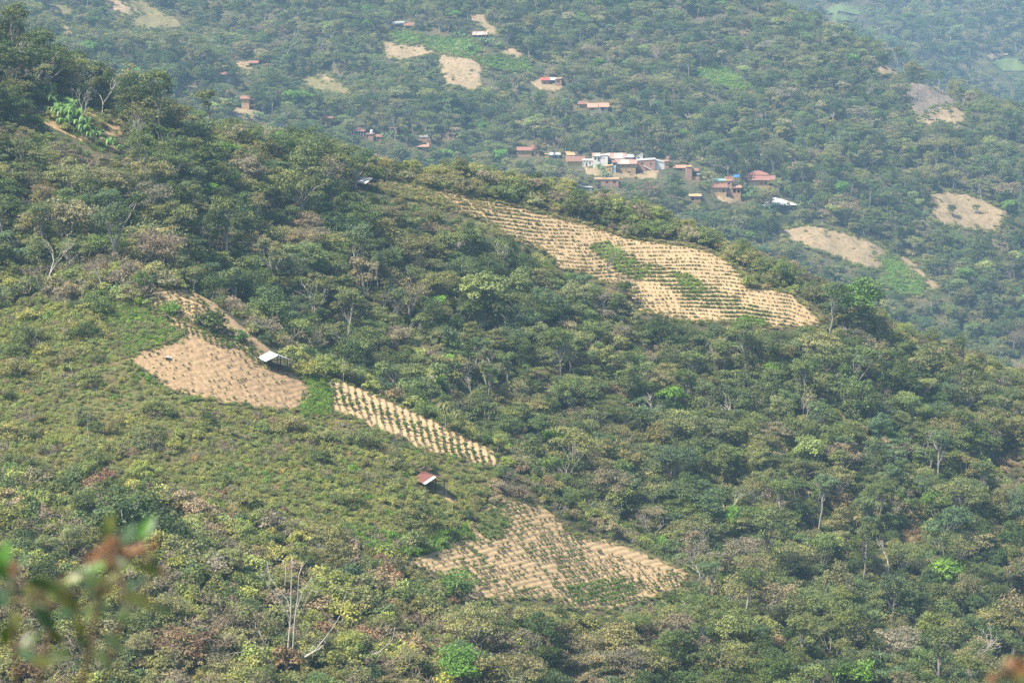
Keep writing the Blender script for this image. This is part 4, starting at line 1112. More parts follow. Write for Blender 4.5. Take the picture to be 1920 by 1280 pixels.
hs('tiled_house', 'large red-tiled house on two levels with grey awning', 1430, 353,
   [B(1405, 1452, 338, 353, 'tan', ('gable_x', 1.2, 'red_tile', .6), [(.45,.52,.45,.75), (.62,.7,.5,.8), (.78,.94,.3,.8,'o')], d=7), B(1406, 1441, 330, 336, 'tan', ('hip', 1.3, 'red_tile', .7), [(.3,.4,.2,.8), (.58,.68,.2,.8), (.8,.92,.2,.8)], d=6, back=4), B(1452.4, 1462, 344, 353, 'white', ('shed', .5, 'zinc', .7), [(.1,.9,.1,.9,'o')], d=4, back=.4)])
hs('small_house', 'small brick house half buried among dark trees below the tower', 1301, 378, [B(1294, 1314, 368, 378, 'brick', ('shed', .6, 'tan', .4), [(.1,.4,.2,.8,'o'), (.6,.8,.3,.7)], d=4)])
hs('barn', 'low barn under a very broad pale sheet roof among bananas', 1462, 391, [B(1435, 1489, 384.5, 391, 'grey', ('hip', 2.0, 'white_sheet', 1.4), [(.1,.3,.1,.8,'o'), (.5,.7,.1,.8,'o')], d=11)], yaw=0.18)
hs('red_roof_house', 'long brick house with bright red roof high on the hillside', 1035, 161,
   [B(1015.5, 1029, 151, 161, 'brick_orange', ('shed', .6, 'red_sheet'), [(.35,.55,.4,.75)], d=5), B(1029.3, 1041, 151, 161, 'grey', ('shed', .6, 'zinc'), [(.06,.94,.45,.92,'o'), (.1,.9,.05,.36,'o')], d=5, back=.8), B(1041.3, 1053, 149, 162, 'brick', ('lean', -.3, 'tan', .2), [(.25,.7,.5,.75)], d=5)])
hs('tan_cottage', 'tan cottage with brown roof beside a wooden pole', 1093, 206, [B(1085, 1101, 196, 206, 'adobe', ('gable_x', .8, 'brown_roof'), [(.2,.3,.4,.75), (.45,.55,.4,.75)], d=4)])
hs('orange_roof_hut', 'low hut with orange roof between two cottages', 1111, 206, [B(1103.5, 1119, 202, 207, 'tan', ('gable_x', 1.3, 'orange_roof'), [(.3,.7,.1,.8,'o')], d=5)])
hs('red_roof_hut', 'small hut with coral red roof at the end of its row', 1132, 209, [B(1125, 1140, 201, 209, 'grey', ('gable_x', 1.2, 'orange_roof'), [(.15,.5,.2,.85,'o')], d=5)])
hs('striped_shed', 'long open shed with white and rust striped roof', 899, 70, [B(888, 911, 66, 70, 'grey', ('shed', .9, 'rusty'), [(.05,.25,.05,.9,'o'), (.35,.6,.05,.9,'o'), (.7,.95,.05,.9,'o')], d=4)])
hs('white_shed', 'small white-roofed shed behind a round green tree', 747, 50, [B(738, 755, 45.5, 50, 'grey', ('shed', .7, 'white_sheet'), [(.2,.8,.1,.8,'o')], d=4)])
hs('dark_hut', 'dark-roofed hut with white end wall next to white shed', 771, 54, [B(759, 775, 49, 54, 'adobe', ('gable_x', 1.0, 'brown_roof'), [(.2,.6,.1,.8,'o')], d=4), B(775.3, 783, 48, 54, 'white', ('lean', .4, 'tan', .2), [(.4,.6,.1,.6,'d')], d=4, back=.2)])

# street lamp and poles in the village
def pole(name, label, cat, px, foot, top, lamp=False, ymin=640):
    P = hit([px], [foot], ymin, 1750)[0]; h = (foot - top) * P[1] / FPX
    e = bpy.data.objects.new(name, None); COL.objects.link(e); e.location = tuple(P); tag(e, label, cat)
    MB().tube([(0, 0, -1), (0, 0, h)], [.16, .11], 7).build('post', M['grey'] if lamp else M['post'], e)
    if lamp:
        MB().tube([(0, 0, h - .1), (-.5, -.2, h + .25), (-.9, -.3, h + .3)], [.07, .06, .05], 5).build('arm', M['grey'], e)
        MB().box(-1.5, -.7, -.55, -.05, h + .12, h + .42).build('lamp_head', M['white_sheet'], e)
    mark_rect(px - 2, px + 2, top, foot, P[1])
    return e
pole('street_lamp', 'thin grey street lamp beside the low white-roofed hut', 'street lamp', 1032, 293, 273, True)
pole('utility_pole', 'slim wooden pole beside the tan cottage', 'pole', 1083, 205, 183)

# open field sheds on the near spurs
def field_shed(label, px, foot, w, d, eave, rise, yaw, ymin, ymax, front_mat, side_mat=None, strip=None, heap=False):
    P = hit([px], [foot], ymin, ymax)[0]
    e = bpy.data.objects.new('field_shed', None); COL.objects.link(e); e.location = tuple(P); e.rotation_euler = (0, 0, yaw)
    tag(e, label, 'shed')
    x0, x1, y0, y1 = -w / 2, w / 2, -d / 2, d / 2; o = 0.45; th = .06
    for sx in (x0, 0, x1):
        for sy in (y0, y1):
            hgt = eave + (rise * 0.86 if sx == 0 else 0.0)
            MB().tube([(sx, sy, -1.2), (sx, sy, hgt + .02)], [.09, .08], 6).build('post', M['post'], e)
    for sy in (y0, y1):
        MB().tube([(x0 - .2, sy, eave - .02), (x1 + .2, sy, eave - .02)], [.06, .06], 5).build('beam', M['post'], e)
    n = 5
    for s in (-1, 1):
        for i in range(n):        # each roofing sheet is its own piece
            a = y0 - o + (y1 - y0 + 2 * o) * i / n; b = y0 - o + (y1 - y0 + 2 * o) * (i + 1) / n + .06; u = .012 * (i % 2)
            m = strip if (strip and i == 0 and s < 0) else (front_mat if s < 0 else (side_mat or front_mat))
            xe = s * (w / 2 + o); ze = eave - rise * (o / (w / 2)) + .1 + u
            pts = [(xe, a, ze), (0, a, eave + rise + .1 + u), (0, b, eave + rise + .1 + u), (xe, b, ze)]
            MB().poly(pts if s > 0 else pts[::-1], th).build('roof_sheet', M[m], e)
    MB().tube([(0, y0 - o, eave + rise + .13), (0, y1 + o, eave + rise + .13)], [.09, .09], 6).build('ridge_cap', M[front_mat], e)
    if heap:
        h = MB(); rg = random.Random(4)
        for i in range(9):
            x = rg.uniform(x0 * .7, x1 * .8); y = rg.uniform(y0 * .5, y1 * .6); s = rg.uniform(.3, .6)
            h.tube([(x, y, -.4), (x + .05, y, s * .6), (x, y + .04, s)], [s, s * .8, s * .25], 7)
        h.build('heap', M['door'], e)
    k = FPX / P[1]
    mark_rect(px - w * .6 * k, px + w * .6 * k, foot - (eave + rise + .3) * k, foot + 2, P[1])
    return e
field_shed('open shed with white sheet gable roof beside the bare field', 514, 690, 3.5, 3.6, 1.7, .7, 0.42, 340, 415, 'zinc', 'zinc', heap=True)
field_shed('open shed with rust red roof and one white sheet, among shrubs', 806, 914, 3.2, 3.6, 1.35, .75, 0.55, 345, 400, 'rust_red', 'rust_red', 'white_sheet')
field_shed('little shed with bright white roof on the wooded ridge', 688, 353, 3.4, 3.2, 1.5, .85, 0.8, 480, 575, 'white_sheet', 'zinc')
# white sheet of plastic lying on the bare field
P = hit([315], [675], 330, 415)[0]
sk = MB(); rg = random.Random(2)
gx = 6; pts = {}
for i in range(gx):
    for j in range(gx):
        sk.v.append(((i / 5 - .5) * 1.0 + rg.uniform(-.05, .05), (j / 5 - .5) * 1.1, .25 + .35 * math.sin(i * 1.7 + j) * .4 + .35 * (1 - abs(i / 5 - .5) * 2)))
for i in range(gx - 1):
    for j in range(gx - 1):
        sk.f.append([i * gx + j, (i + 1) * gx + j, (i + 1) * gx + j + 1, i * gx + j + 1])
o = sk.build('plastic_sack', M['white_sheet'], loc=(P[0], P[1], P[2] + .1)); tag(o, 'crumpled white plastic sack lying on the bare field', 'sack')
mark_rect(309, 321, 668, 680, P[1])
# ------------------------------------------------------------------ woods, bushes and shrubs
T = dict(dark=(0.036, 0.052, 0.017), mid=(0.061, 0.079, 0.027), olive=(0.091, 0.094, 0.039), brown=(0.110, 0.096, 0.060),
         bright=(0.064, 0.118, 0.020), blue=(0.052, 0.074, 0.034), light=(0.104, 0.124, 0.043), lime=(0.108, 0.145, 0.028),
         straw=(0.18, 0.145, 0.072), rust=(0.105, 0.072, 0.042), yolive=(0.114, 0.126, 0.038), banana=(0.066, 0.118, 0.036))
T = {k: np.array(v) * 2.75 for k, v in T.items()}

def candidates(Y0, Y1, sp, seed, half=0.238):
    rng = np.random.default_rng(seed)
    ys = np.arange(Y0, Y1, sp); X = []; Y = []
    for y in ys:
        xs = np.arange(-half * y - 10, half * y + 10, sp)
        X.append(xs + rng.uniform(-.5, .5, len(xs)) * sp * 0.95 + (sp * .5 if int(y / sp) % 2 else 0)); Y.append(y + rng.uniform(-.5, .5, len(xs)) * sp * 0.95)
    X = np.concatenate(X); Y = np.concatenate(Y)
    return X, Y, H(X, Y), rng

class Flora:
    def __init__(s): s.rec = []
    def add(s, x, y, z, key, scl, rz, tint, sort, look):
        s.rec.append([x, y, z, key, scl, rz, tint, sort, look])
FL = Flora()

def clear_ok(x, y, z, key, s, limit=0.06):
    p = PROTO[key]
    k = FPX / y
    px, py = project(x, y, z)
    t = int((py - p.h * s * k) / 4); b = int((py - p.zlo * s * k * 0.8) / 4) + 1
    l = int((px - p.r * s * k * .8) / 4); r = int((px + p.r * s * k * .8) / 4) + 1
    l, r, t, b = max(l, 0), min(r, RW), max(t, 0), min(b, RH)
    if l >= r or t >= b: return True
    sub = CLR[t:b, l:r]
    blk = sub > y + 2.5
    return blk.mean() <= limit and (blk & HOUSE[t:b, l:r]).sum() <= 1

def on_field(px, py, Y):
    i = np.clip((py / 4).astype(int), 0, RH - 1); j = np.clip((px / 4).astype(int), 0, RW - 1)
    inside = (px >= 0) & (px < 1920) & (py >= 0) & (py < 1280)
    return inside & (CLR[i, j] > 0) & (np.abs(CLR[i, j] - Y) < np.where(Y > 640, 34, 9)) & FIELD_CELL[i, j]

def pick(rng, table):
    ks = list(table); w = np.array([table[k] for k in ks], float); return ks[rng.choice(len(ks), p=w / w.sum())]

def add_woods(Y0, Y1, sp, seed, lay, smin, smax):
    X, Y, Z, rng = candidates(Y0, Y1, sp, seed)
    px, py = project(X, Y, Z)
    L = layer(X, Y)
    k = (L == lay) & ~hidden(X, Y, Z, 11.0) & (py > -60) & (py < 1420) & (px > -140) & (px < 2060)
    k &= ~on_field(px, py, Y)
    X, Y, Z, px, py = X[k], Y[k], Z[k], px[k], py[k]
    n1 = fbm(X / 38.0, Y / 38.0, 201, 3); n2 = fbm(X / 55.0, Y / 55.0, 231, 2); n3 = fbm(X / 16.0, Y / 16.0, 261, 2)
    for i in range(len(X)):
        a, b, c = n1[i], n2[i], n3[i]
        look = pick(rng, dict(dark=max(.22 - .9 * b, .03), mid=.30, olive=max(.26 + .9 * a, .03), brown=max(.12 + .9 * a + .4 * c, .005), blue=.10, light=.025, bright=.012))
        crest = False
        if lay == 0:
            treeish = (px[i] > 830 and py[i] > 1108 + 14 * math.sin(px[i] * .03)) or px[i] > 1305
            if not treeish: continue
            s = rng.uniform(.55, 1.0)
        elif lay == 1:
            yc = np.interp(X[i] / Y[i], UC, YKC[:, 7])
            crest = px[i] > 690 and Y[i] > yc - 7
            s = rng.uniform(smin, smax) * (1.3 if rng.random() < .06 else 1)
            if crest: continue
            if px[i] > 1560 and Y[i] > yc - 25: s *= 0.8
            if px[i] < 330 and Y[i] > 500: s *= 1.25; look = pick(rng, dict(dark=.55, mid=.25, olive=.2))
        else:
            s = rng.uniform(smin, smax)
            if look == 'brown' and rng.random() < .5: look = 'olive'
        kinds = dict(round=.20, lobed=.24, umbrella=.20, shaggy=.13, tall=.14, sparse=.09, twiggy=.05)
        if look == 'brown': kinds = dict(round=.14, lobed=.18, umbrella=.20, sparse=.24, twiggy=.24)
        if look == 'olive': kinds = dict(round=.18, lobed=.24, umbrella=.30, sparse=.18, shaggy=.1)
        if look == 'dark': kinds = dict(round=.3, lobed=.24, shaggy=.32, umbrella=.14)
        if look in ('light', 'bright'): kinds = dict(light=.7, round=.3)
        if lay == 1 and rng.random() < .012: kinds = dict(blossom=1)
        if lay == 2 and rng.random() < .010: kinds = dict(blossom=1)
        if lay == 1 and rng.random() < .012: kinds = dict(bare=1)
        kd = pick(rng, kinds)
        nvar = dict(round=4, lobed=4, umbrella=3, tall=2, shaggy=3, sparse=2, blossom=2, light=2, twiggy=3, bare=3)[kd]
        key = kd + str(rng.integers(0, nvar))
        if kd == 'shaggy': s *= .95
        ok = False
        for q in (1, .75, .55, .4):
            if clear_ok(X[i], Y[i], Z[i], key, s * q, .01 if kd == 'bare' else .06): ok = True; break
        if not ok: continue
        s *= q
        t = T[look] * rng.uniform(.8, 1.25) * np.array([rng.uniform(.9, 1.12), 1, rng.uniform(.85, 1.15)])
        FL.add(X[i], Y[i], Z[i] - .15, key, np.array([s * rng.uniform(.9, 1.1), s * rng.uniform(.9, 1.1), s * rng.uniform(.75, 1.22)]), rng.uniform(0, 6.283), t, 'tree%d' % lay, look)

def add_bushes(Y0, Y1, sp, seed, lay, mode):
    X, Y, Z, rng = candidates(Y0, Y1, sp, seed)
    px, py = project(X, Y, Z)
    L = layer(X, Y)
    hgt = 3.0
    k = (L == lay) & ~hidden(X, Y, Z, hgt) & (py > -30) & (py < 1330) & (px > -90) & (px < 2010) & ~on_field(px, py, Y)
    sz = inpoly(px + 40 * fbm(px / 60, py / 60, 7), py + 50 * fbm(px / 60, py / 60, 8), SHRUB_ZONE)
    yc = np.interp(X / Y, UC, YKC[:, 7])
    if mode == 'shrub': k &= sz
    if mode == 'low': k &= ~sz
    if mode == 'crest': k &= (px > 690) & (Y > yc - 9) & (Y < yc + 25)
    X, Y, Z, px, py = X[k], Y[k], Z[k], px[k], py[k]
    n1 = fbm(X / 14.0, Y / 14.0, 301, 3); n2 = fbm(X / 30.0, Y / 30.0, 331, 3); n3 = fbm(X / 7.0, Y / 7.0, 361, 2)
    for i in range(len(X)):
        a, b, c = n1[i], n2[i], n3[i]
        tilt = 0
        if mode == 'shrub':
            look = pick(rng, dict(yolive=max(.50 + .8 * b, .05), olive=.20, mid=max(.07 - .6 * a, .01), brown=max(.03 + .4 * a, .002), straw=max(.04 + .3 * c, .003), rust=max(.008 + .12 * a, .001), light=.24, bright=max(.03 - .5 * a, 0)))
            kd = pick(rng, dict(shrub=.58, tuft=.34, bush=.04, twigbush=.015)) if look != 'straw' else 'tuft'
            s = rng.uniform(.5, 1.1) * (1 + 1.3 * max(a, 0)) * (1 - .8 * max(-b, 0)) if kd != 'bush' else rng.uniform(.35, .65)
            if rng.random() < (.07 if a > .1 else .012): kd, look, s = pick(rng, dict(bush=.7, thicket=.3)), pick(rng, dict(mid=2, dark=1, olive=3, yolive=2)), rng.uniform(.6, 1.15)
            if px[i] < 190 and py[i] < 640 or px[i] < 60: s *= 1.25
        elif mode == 'low':
            look = pick(rng, dict(olive=max(.26 + .6 * b, .05), mid=max(.22 - a, .03), yolive=.20, brown=max(.12 + 1.0 * a, .01), dark=max(.10 - .8 * a, .01), rust=max(.01 + .15 * c + .1 * a, .001), blue=.06, light=.03))
            kd = pick(rng, dict(bush=.60, thicket=.14, shrub=.13, twigbush=.10, round=.02))
            if look in ('brown',): kd = pick(rng, dict(bush=.6, twigbush=.4))
            s = rng.uniform(.75, 1.7) if kd == 'bush' else rng.uniform(1.0, 1.8)
            if kd == 'round': s = rng.uniform(.35, .55)
            if kd == 'thicket': s = rng.uniform(.6, 1.15)
            if px[i] > 830 and py[i] < 1110: s *= .75
        elif mode == 'crest':
            look = pick(rng, dict(olive=.36, mid=.2, yolive=.18, brown=.16, dark=.10))
            kd = pick(rng, dict(bush=.5, thicket=.4, round=.1)); s = rng.uniform(1.0, 1.6) if kd == 'bush' else rng.uniform(.8, 1.4) if kd == 'thicket' else rng.uniform(.4, .6)
            if Y[i] < yc[k][i] - 2: s *= .55
        else:                              # undergrowth beneath the trees
            look = pick(rng, dict(mid=.42, olive=.33, light=.05, brown=.12, blue=.08)); kd = pick(rng, dict(bush=.6, thicket=.4)); s = rng.uniform(.9, 1.6)
        nvar = dict(bush=4, shrub=4, twigbush=2, tuft=2, round=4, thicket=3)[kd]
        key = kd + str(rng.integers(0, nvar))
        ok = False
        for q in (1, .7, .45, .28):
            if clear_ok(X[i], Y[i], Z[i], key, s * q, .12 if lay == 0 else .15): ok = True; break
        if not ok: continue
        s *= q
        t = T[look] * (rng.uniform(.75, 1.3) if mode != 'shrub' else rng.uniform(.84, 1.16)) * np.array([rng.uniform(.9, 1.12), 1, rng.uniform(.85, 1.15)])
        FL.add(X[i], Y[i], Z[i] - .05, key, np.array([s * rng.uniform(.85, 1.2), s * rng.uniform(.85, 1.2), s * rng.uniform(.8, 1.15)]), rng.uniform(0, 6.283), t, mode, look)

add_woods(262, 440, 4.4, 1001, 0, .6, 1.0)
add_woods(400, 620, 3.8, 1002, 1, .42, 1.0)
add_woods(950, 1720, 6.2, 1003, 2, .70, 1.32)
add_woods(1750, 3150, 13.0, 1004, 3, 1.4, 2.1)
add_bushes(255, 420, 0.92, 1005, 0, 'shrub')
add_bushes(255, 440, 2.1, 1006, 0, 'low')
add_bushes(540, 640, 2.0, 1007, 1, 'crest')
add_bushes(405, 610, 3.3, 1008, 1, 'under')
add_bushes(950, 1700, 8.0, 1009, 2, 'under')

# grass and weeds on the field margins
def weeds(poly, ymin, ymax, n, seed, looks, kinds, s0, s1):
    rng = np.random.default_rng(seed); P = np.array(poly, float)
    px = rng.uniform(P[:, 0].min(), P[:, 0].max(), n); py = rng.uniform(P[:, 1].min(), P[:, 1].max(), n)
    k = inpoly(px, py, poly); px, py = px[k], py[k]; Q = hit(px, py, ymin, ymax)
    for i in range(len(px)):
        lk = looks[rng.integers(0, len(looks))]; kd = kinds[rng.integers(0, len(kinds))]
        key = kd + str(rng.integers(0, 2)); s = rng.uniform(s0, s1)
        FL.add(Q[i, 0], Q[i, 1], Q[i, 2] + .1, key, np.array([s, s, s]), rng.uniform(0, 6.28), T[lk] * rng.uniform(.8, 1.2), 'weed', lk)
weeds(F3d, 330, 420, 1500, 1, ['bright', 'lime', 'mid', 'brown', 'light'], ['shrub', 'tuft', 'shrub'], .45, .85)
weeds(F3e, 330, 415, 800, 2, ['bright', 'bright', 'mid', 'lime'], ['tuft', 'shrub'], .5, .9)
weeds([(640,990),(700,1000),(770,1018),(880,990),(895,1015),(800,1040),(745,1052),(700,1040)], 330, 402, 300, 3, ['bright', 'mid', 'bright'], ['tuft', 'shrub'], .9, 1.6)
weeds(F1b, 330, 412, 900, 4, ['olive', 'brown', 'yolive'], ['tuft', 'shrub'], .3, .55)
weeds(F4b, 520, 612, 900, 5, ['straw', 'brown', 'yolive', 'olive'], ['tuft', 'shrub'], .5, 1.0)
weeds(F4c, 470, 600, 1000, 6, ['straw', 'yolive', 'olive', 'brown', 'yolive'], ['tuft', 'shrub'], .5, 1.1)
weeds([(790,352),(860,362),(930,384),(950,400),(905,408),(850,392),(810,376)], 470, 606, 260, 17, ['yolive', 'olive', 'straw', 'brown'], ['tuft', 'shrub'], .4, .9)
weeds(F1g, 330, 402, 500, 7, ['olive', 'mid', 'yolive'], ['tuft', 'shrub'], .3, .5)
weeds([(1105,465),(1140,452),(1175,488),(1225,505),(1215,528),(1172,522),(1148,500)], 500, 606, 320, 8, ['light', 'lime', 'lime'], ['tuft', 'shrub'], .6, .9)
weeds([(1262,516),(1290,513),(1325,540),(1315,552),(1285,547)], 500, 606, 160, 9, ['light', 'lime'], ['tuft', 'shrub'], .6, .9)
weeds([(1370,608),(1400,594),(1432,598),(1442,612),(1380,614)], 500, 606, 90, 10, ['bright', 'lime'], ['tuft', 'shrub'], .6, .9)
weeds([(1060,1098),(1170,1085),(1215,1098),(1165,1135),(1080,1135)], 330, 402, 200, 11, ['bright', 'lime', 'bright'], ['tuft'], .3, .5)
weeds(F8, 430, 600, 70, 12, ['straw', 'brown', 'rust', 'olive'], ['tuft', 'shrub'], .8, 1.7)
weeds(F7, 430, 560, 110, 13, ['straw', 'brown', 'rust', 'olive'], ['tuft', 'shrub'], .7, 1.5)
weeds(F5, 425, 530, 50, 14, ['mid', 'olive', 'bright', 'brown'], ['tuft', 'shrub'], .5, 1.2)
weeds(F5b, 425, 530, 40, 15, ['mid', 'olive', 'straw', 'brown'], ['tuft', 'shrub'], .5, 1.3)
for (nm, lb, poly, mt, sd) in FAR:
    A = np.array(poly, float); ar = np.ptp(A[:, 0]) * np.ptp(A[:, 1])
    lk = dict(far_soil=['straw', 'brown', 'olive'], green_ground=['bright', 'bright', 'lime'], dry_grass=['yolive', 'light', 'straw'], burnt=['brown', 'dark'])[mt]
    weeds(poly, 640, 1750, int(ar * (.16 if mt == 'green_ground' else .003)), sd, lk, ['shrub', 'tuft'], 1.0, 2.0)
def edge_weeds(poly, ymin, ymax, seed, looks, gap=3.0, jit=5.0, s0=.35, s1=.85):
    rng = np.random.default_rng(seed); A = []
    for i in range(len(poly)):
        a = np.array(poly[i], float); b = np.array(poly[(i + 1) % len(poly)], float); n = max(int(np.hypot(*(b - a)) / gap), 1)
        A += [a + (b - a) * t for t in rng.random(n)]
    A = np.array(A) + rng.normal(size=(len(A), 2)) * np.array([jit, jit * .7])
    Q = hit(A[:, 0], A[:, 1], ymin, ymax)
    for q in Q:
        lk = looks[rng.integers(0, len(looks))]; key = ('tuft', 'shrub', 'shrub')[rng.integers(0, 3)] + str(rng.integers(0, 2)); s = rng.uniform(s0, s1)
        FL.add(q[0], q[1], q[2] + .05, key, np.array([s, s, s * .8]), rng.uniform(0, 6.28), T[lk] * rng.uniform(.8, 1.2), 'weed', lk)
for n_, (po, a_, b_) in enumerate([(F1, 330, 402), (F2s, 340, 412), (F3, 330, 415), (F3b, 345, 430), (F3d, 330, 420), (F3e, 330, 415)]):
    edge_weeds(po, a_, b_, 60 + n_, gap=4.5 if n_ == 0 else 3.0, looks= ['olive', 'yolive', 'mid', 'brown', 'light'])
edge_weeds(F4, 500, 606, 70, ['olive', 'yolive', 'straw', 'brown'], 2.0, 3.5, .4, 1.0)
weeds([(60,185),(110,180),(235,215),(245,290),(180,285),(60,240)], 425, 530, 150, 16, ['mid', 'olive', 'bright', 'yolive'], ['tuft', 'shrub', 'bush'], .5, 1.1)
for (nm, lb, poly, mt, sd) in [q for q in FAR if q[4] not in (49, 61, 62, 63)]: edge_weeds(poly, 640, 1750, sd + 100, ['olive', 'mid', 'yolive'], 2.0, 3.0, 1.0, 2.6)

# ------------------------------------------------------------------ who shows how much: the largest become things of their own
order = sorted(range(len(FL.rec)), key=lambda i: FL.rec[i][1])
cover = np.zeros((RH * 2, RW * 2), bool)
seen = np.zeros(len(FL.rec)); cenx = np.zeros(len(FL.rec)); ceny = np.zeros(len(FL.rec))
for i in order:
    x, y, z, key, s, rz, t, sort, look = FL.rec[i]
    if y > 640: break
    p = PROTO[key]; k = FPX / y / 2.0
    px, py = project(x, y, z); px /= 2; py /= 2
    top = py - p.h * s[2] * k; bot = py - p.zlo * s[2] * k * .7; r = p.r * s[0] * k * .85
    l, rr, tt, bb = int(max(px - r, 0)), int(min(px + r + 1, RW * 2)), int(max(top, 0)), int(min(bot + 1, RH * 2))
    cenx[i] = px * 2; ceny[i] = (top + bot)
    if l >= rr or tt >= bb: continue
    yy, xx = np.ogrid[tt:bb, l:rr]
    e = ((xx - px) / max(r, .5)) ** 2 + ((yy - (top + bot) / 2) / max((bot - top) / 2, .5)) ** 2 <= 1.0
    sub = cover[tt:bb, l:rr]
    seen[i] = (e & ~sub).sum()
    sub |= e
def top_of(pred, n):
    c = [i for i in range(len(FL.rec)) if pred(FL.rec[i]) and seen[i] > 6 and 0 < cenx[i] < 1920 and 0 < ceny[i] < 1280]
    return sorted(c, key=lambda i: -seen[i])[:n]
is_tree = lambda r: r[7].startswith('tree') and not r[3].startswith(('bare', 'twiggy'))
is_bush = lambda r: r[7] in ('shrub', 'low', 'crest') and r[3].startswith(('bush', 'shrub', 'round', 'thicket'))
is_leafless = lambda r: r[3].startswith(('bare', 'twiggy')) and r[7].startswith('tree')
single = {}
# ------------------------------------------------------------------ labels that single out one plant: look, place, order
ANCH = [(60,90,'at the top of the wooded ridge'), (200,150,'on the ridge behind the banana plants'), (380,230,'along the ridge crest before the far houses'),
 (60,330,'below the banana clearing'), (280,370,'on the slope right of the banana clearing'), (480,330,'on the ridge slope left of the little white shed'), (640,310,'beside the little white shed on the ridge'),
 (60,480,'above the shrubby slope at the left edge'), (300,480,'above the small terraces'), (480,520,'in the woods behind the small terraces'), (620,620,'in the woods behind the white-roofed field shed'),
 (560,420,'in the middle of the ridge woods'), (780,420,'left of the large terraced field'), (760,560,'in the woods above the strip field'), (780,690,'directly behind the strip field'),
 (950,520,'under the left end of large field'), (950,660,'in the valley woods below the large field'), (930,780,'behind the strip field tip'), (1130,620,'below the dark tree on the large field'),
 (1120,760,'in the middle of the valley woods'), (1100,900,'above the lowest terraced field'), (1320,660,'just below the right half of the large field'), (1330,800,'in the valley woods right of centre'),
 (1290,950,'in the woods above the lowest field tip'), (1520,680,'under the right tip of the large field'), (1520,830,'in the woods left of the tall trunk stand'), (1480,980,'right of the lowest field tip'),
 (1660,640,'below the big bright green tree'), (1800,640,'on the ridge end near the right edge'), (1720,780,'in the woods above the tall trunk stand'), (1860,780,'in the right edge woods above the scrub opening'),
 (1640,940,'around the stand of tall pale trunks'), (1820,960,'beside the antler-like bare tree'), (1700,1080,'below the reddish earth scar'), (1860,1100,'near the cream-flowering trees'),
 (1380,1100,'beside the right tip of lowest field'), (1540,1120,'in the lower right woods'), (1250,1210,'along the bottom edge below the lowest field'), (1450,1240,'along the bottom edge right of centre'),
 (1640,1220,'along the bottom edge of the lower right woods'), (1830,1240,'in the bottom right corner'), (1050,1190,'below the lowest terraced field'), (900,1170,'below the left tip of the lowest field'),
 (880,1260,'at the bottom edge left of centre'), (700,1080,'right of the forked dead tree'), (760,1200,'between the dead tree and the lowest field'), (480,1120,'left of the forked dead tree'), (600,1240,'at the foot of the forked dead tree'),
 (380,1240,'along the bottom edge beside the rusty bushes'), (260,950,'around the dark round bush'), (120,1000,'behind the blurred twigs'), (120,1200,'under the blurred twigs'), (330,1080,'right of the blurred twigs'),
 (80,620,'at the top of the shrubby slope'), (120,760,'on the left of the shrubby slope'), (350,800,'just below the bare field'), (550,820,'below the green grass margin'), (330,900,'in the middle of the shrubby slope'),
 (560,930,'low on the shrubby slope'), (720,850,'just below the strip field'), (760,930,'left of the rusty-roofed shed'), (880,930,'right of the rusty-roofed shed'), (820,1000,'beside the weedy bank left of lowest field'),
 (60,880,'at the left edge of the shrubby slope'), (900,340,'on the crest above the left of large field'), (1100,390,'on the crest above the middle of large field'), (1300,430,'on the crest above the right of large field'), (1470,510,'on the crest above the right tip of large field'),
 (420,1000,'low on the slope above the dead tree'), (600,1020,'behind the forked dead tree')]
LOOKW = dict(dark='dark green', mid='mid green', olive='dull olive', brown='greyish brown', blue='bluish green', light='pale green', bright='bright green', lime='lime green', straw='straw-coloured', rust='rusty brown', yolive='yellowish green')
KINDW = dict(round='round-crowned tree', umbrella='flat-topped tree', lobed='many-domed spreading tree', tall='slender tall tree', shaggy='shaggy tree', sparse='thin-leaved tree', blossom='cream-flowering tree', light='big-leaved tree',
             twiggy='leafless twiggy tree', bare='bare pale-limbed tree', bush='bush', thicket='large bush', shrub='low shrub', twigbush='leafless bush')
NAMEW = dict(round='broadleaf_tree', umbrella='flat_topped_tree', lobed='spreading_tree', tall='tall_tree', shaggy='shaggy_tree', sparse='sparse_tree', blossom='flowering_tree', light='large_leaved_tree', twiggy='leafless_tree', bare='leafless_tree', bush='bush', thicket='bush', shrub='shrub')
ORD = ['leftmost', 'second', 'third', 'fourth', 'fifth', 'sixth', 'seventh', 'eighth', 'ninth', 'tenth', 'eleventh', 'twelfth', 'thirteenth', 'fourteenth', 'fifteenth', 'sixteenth', 'seventeenth', 'eighteenth', 'nineteenth', 'twentieth']
AX = np.array([[a[0], a[1]] for a in ANCH], float)
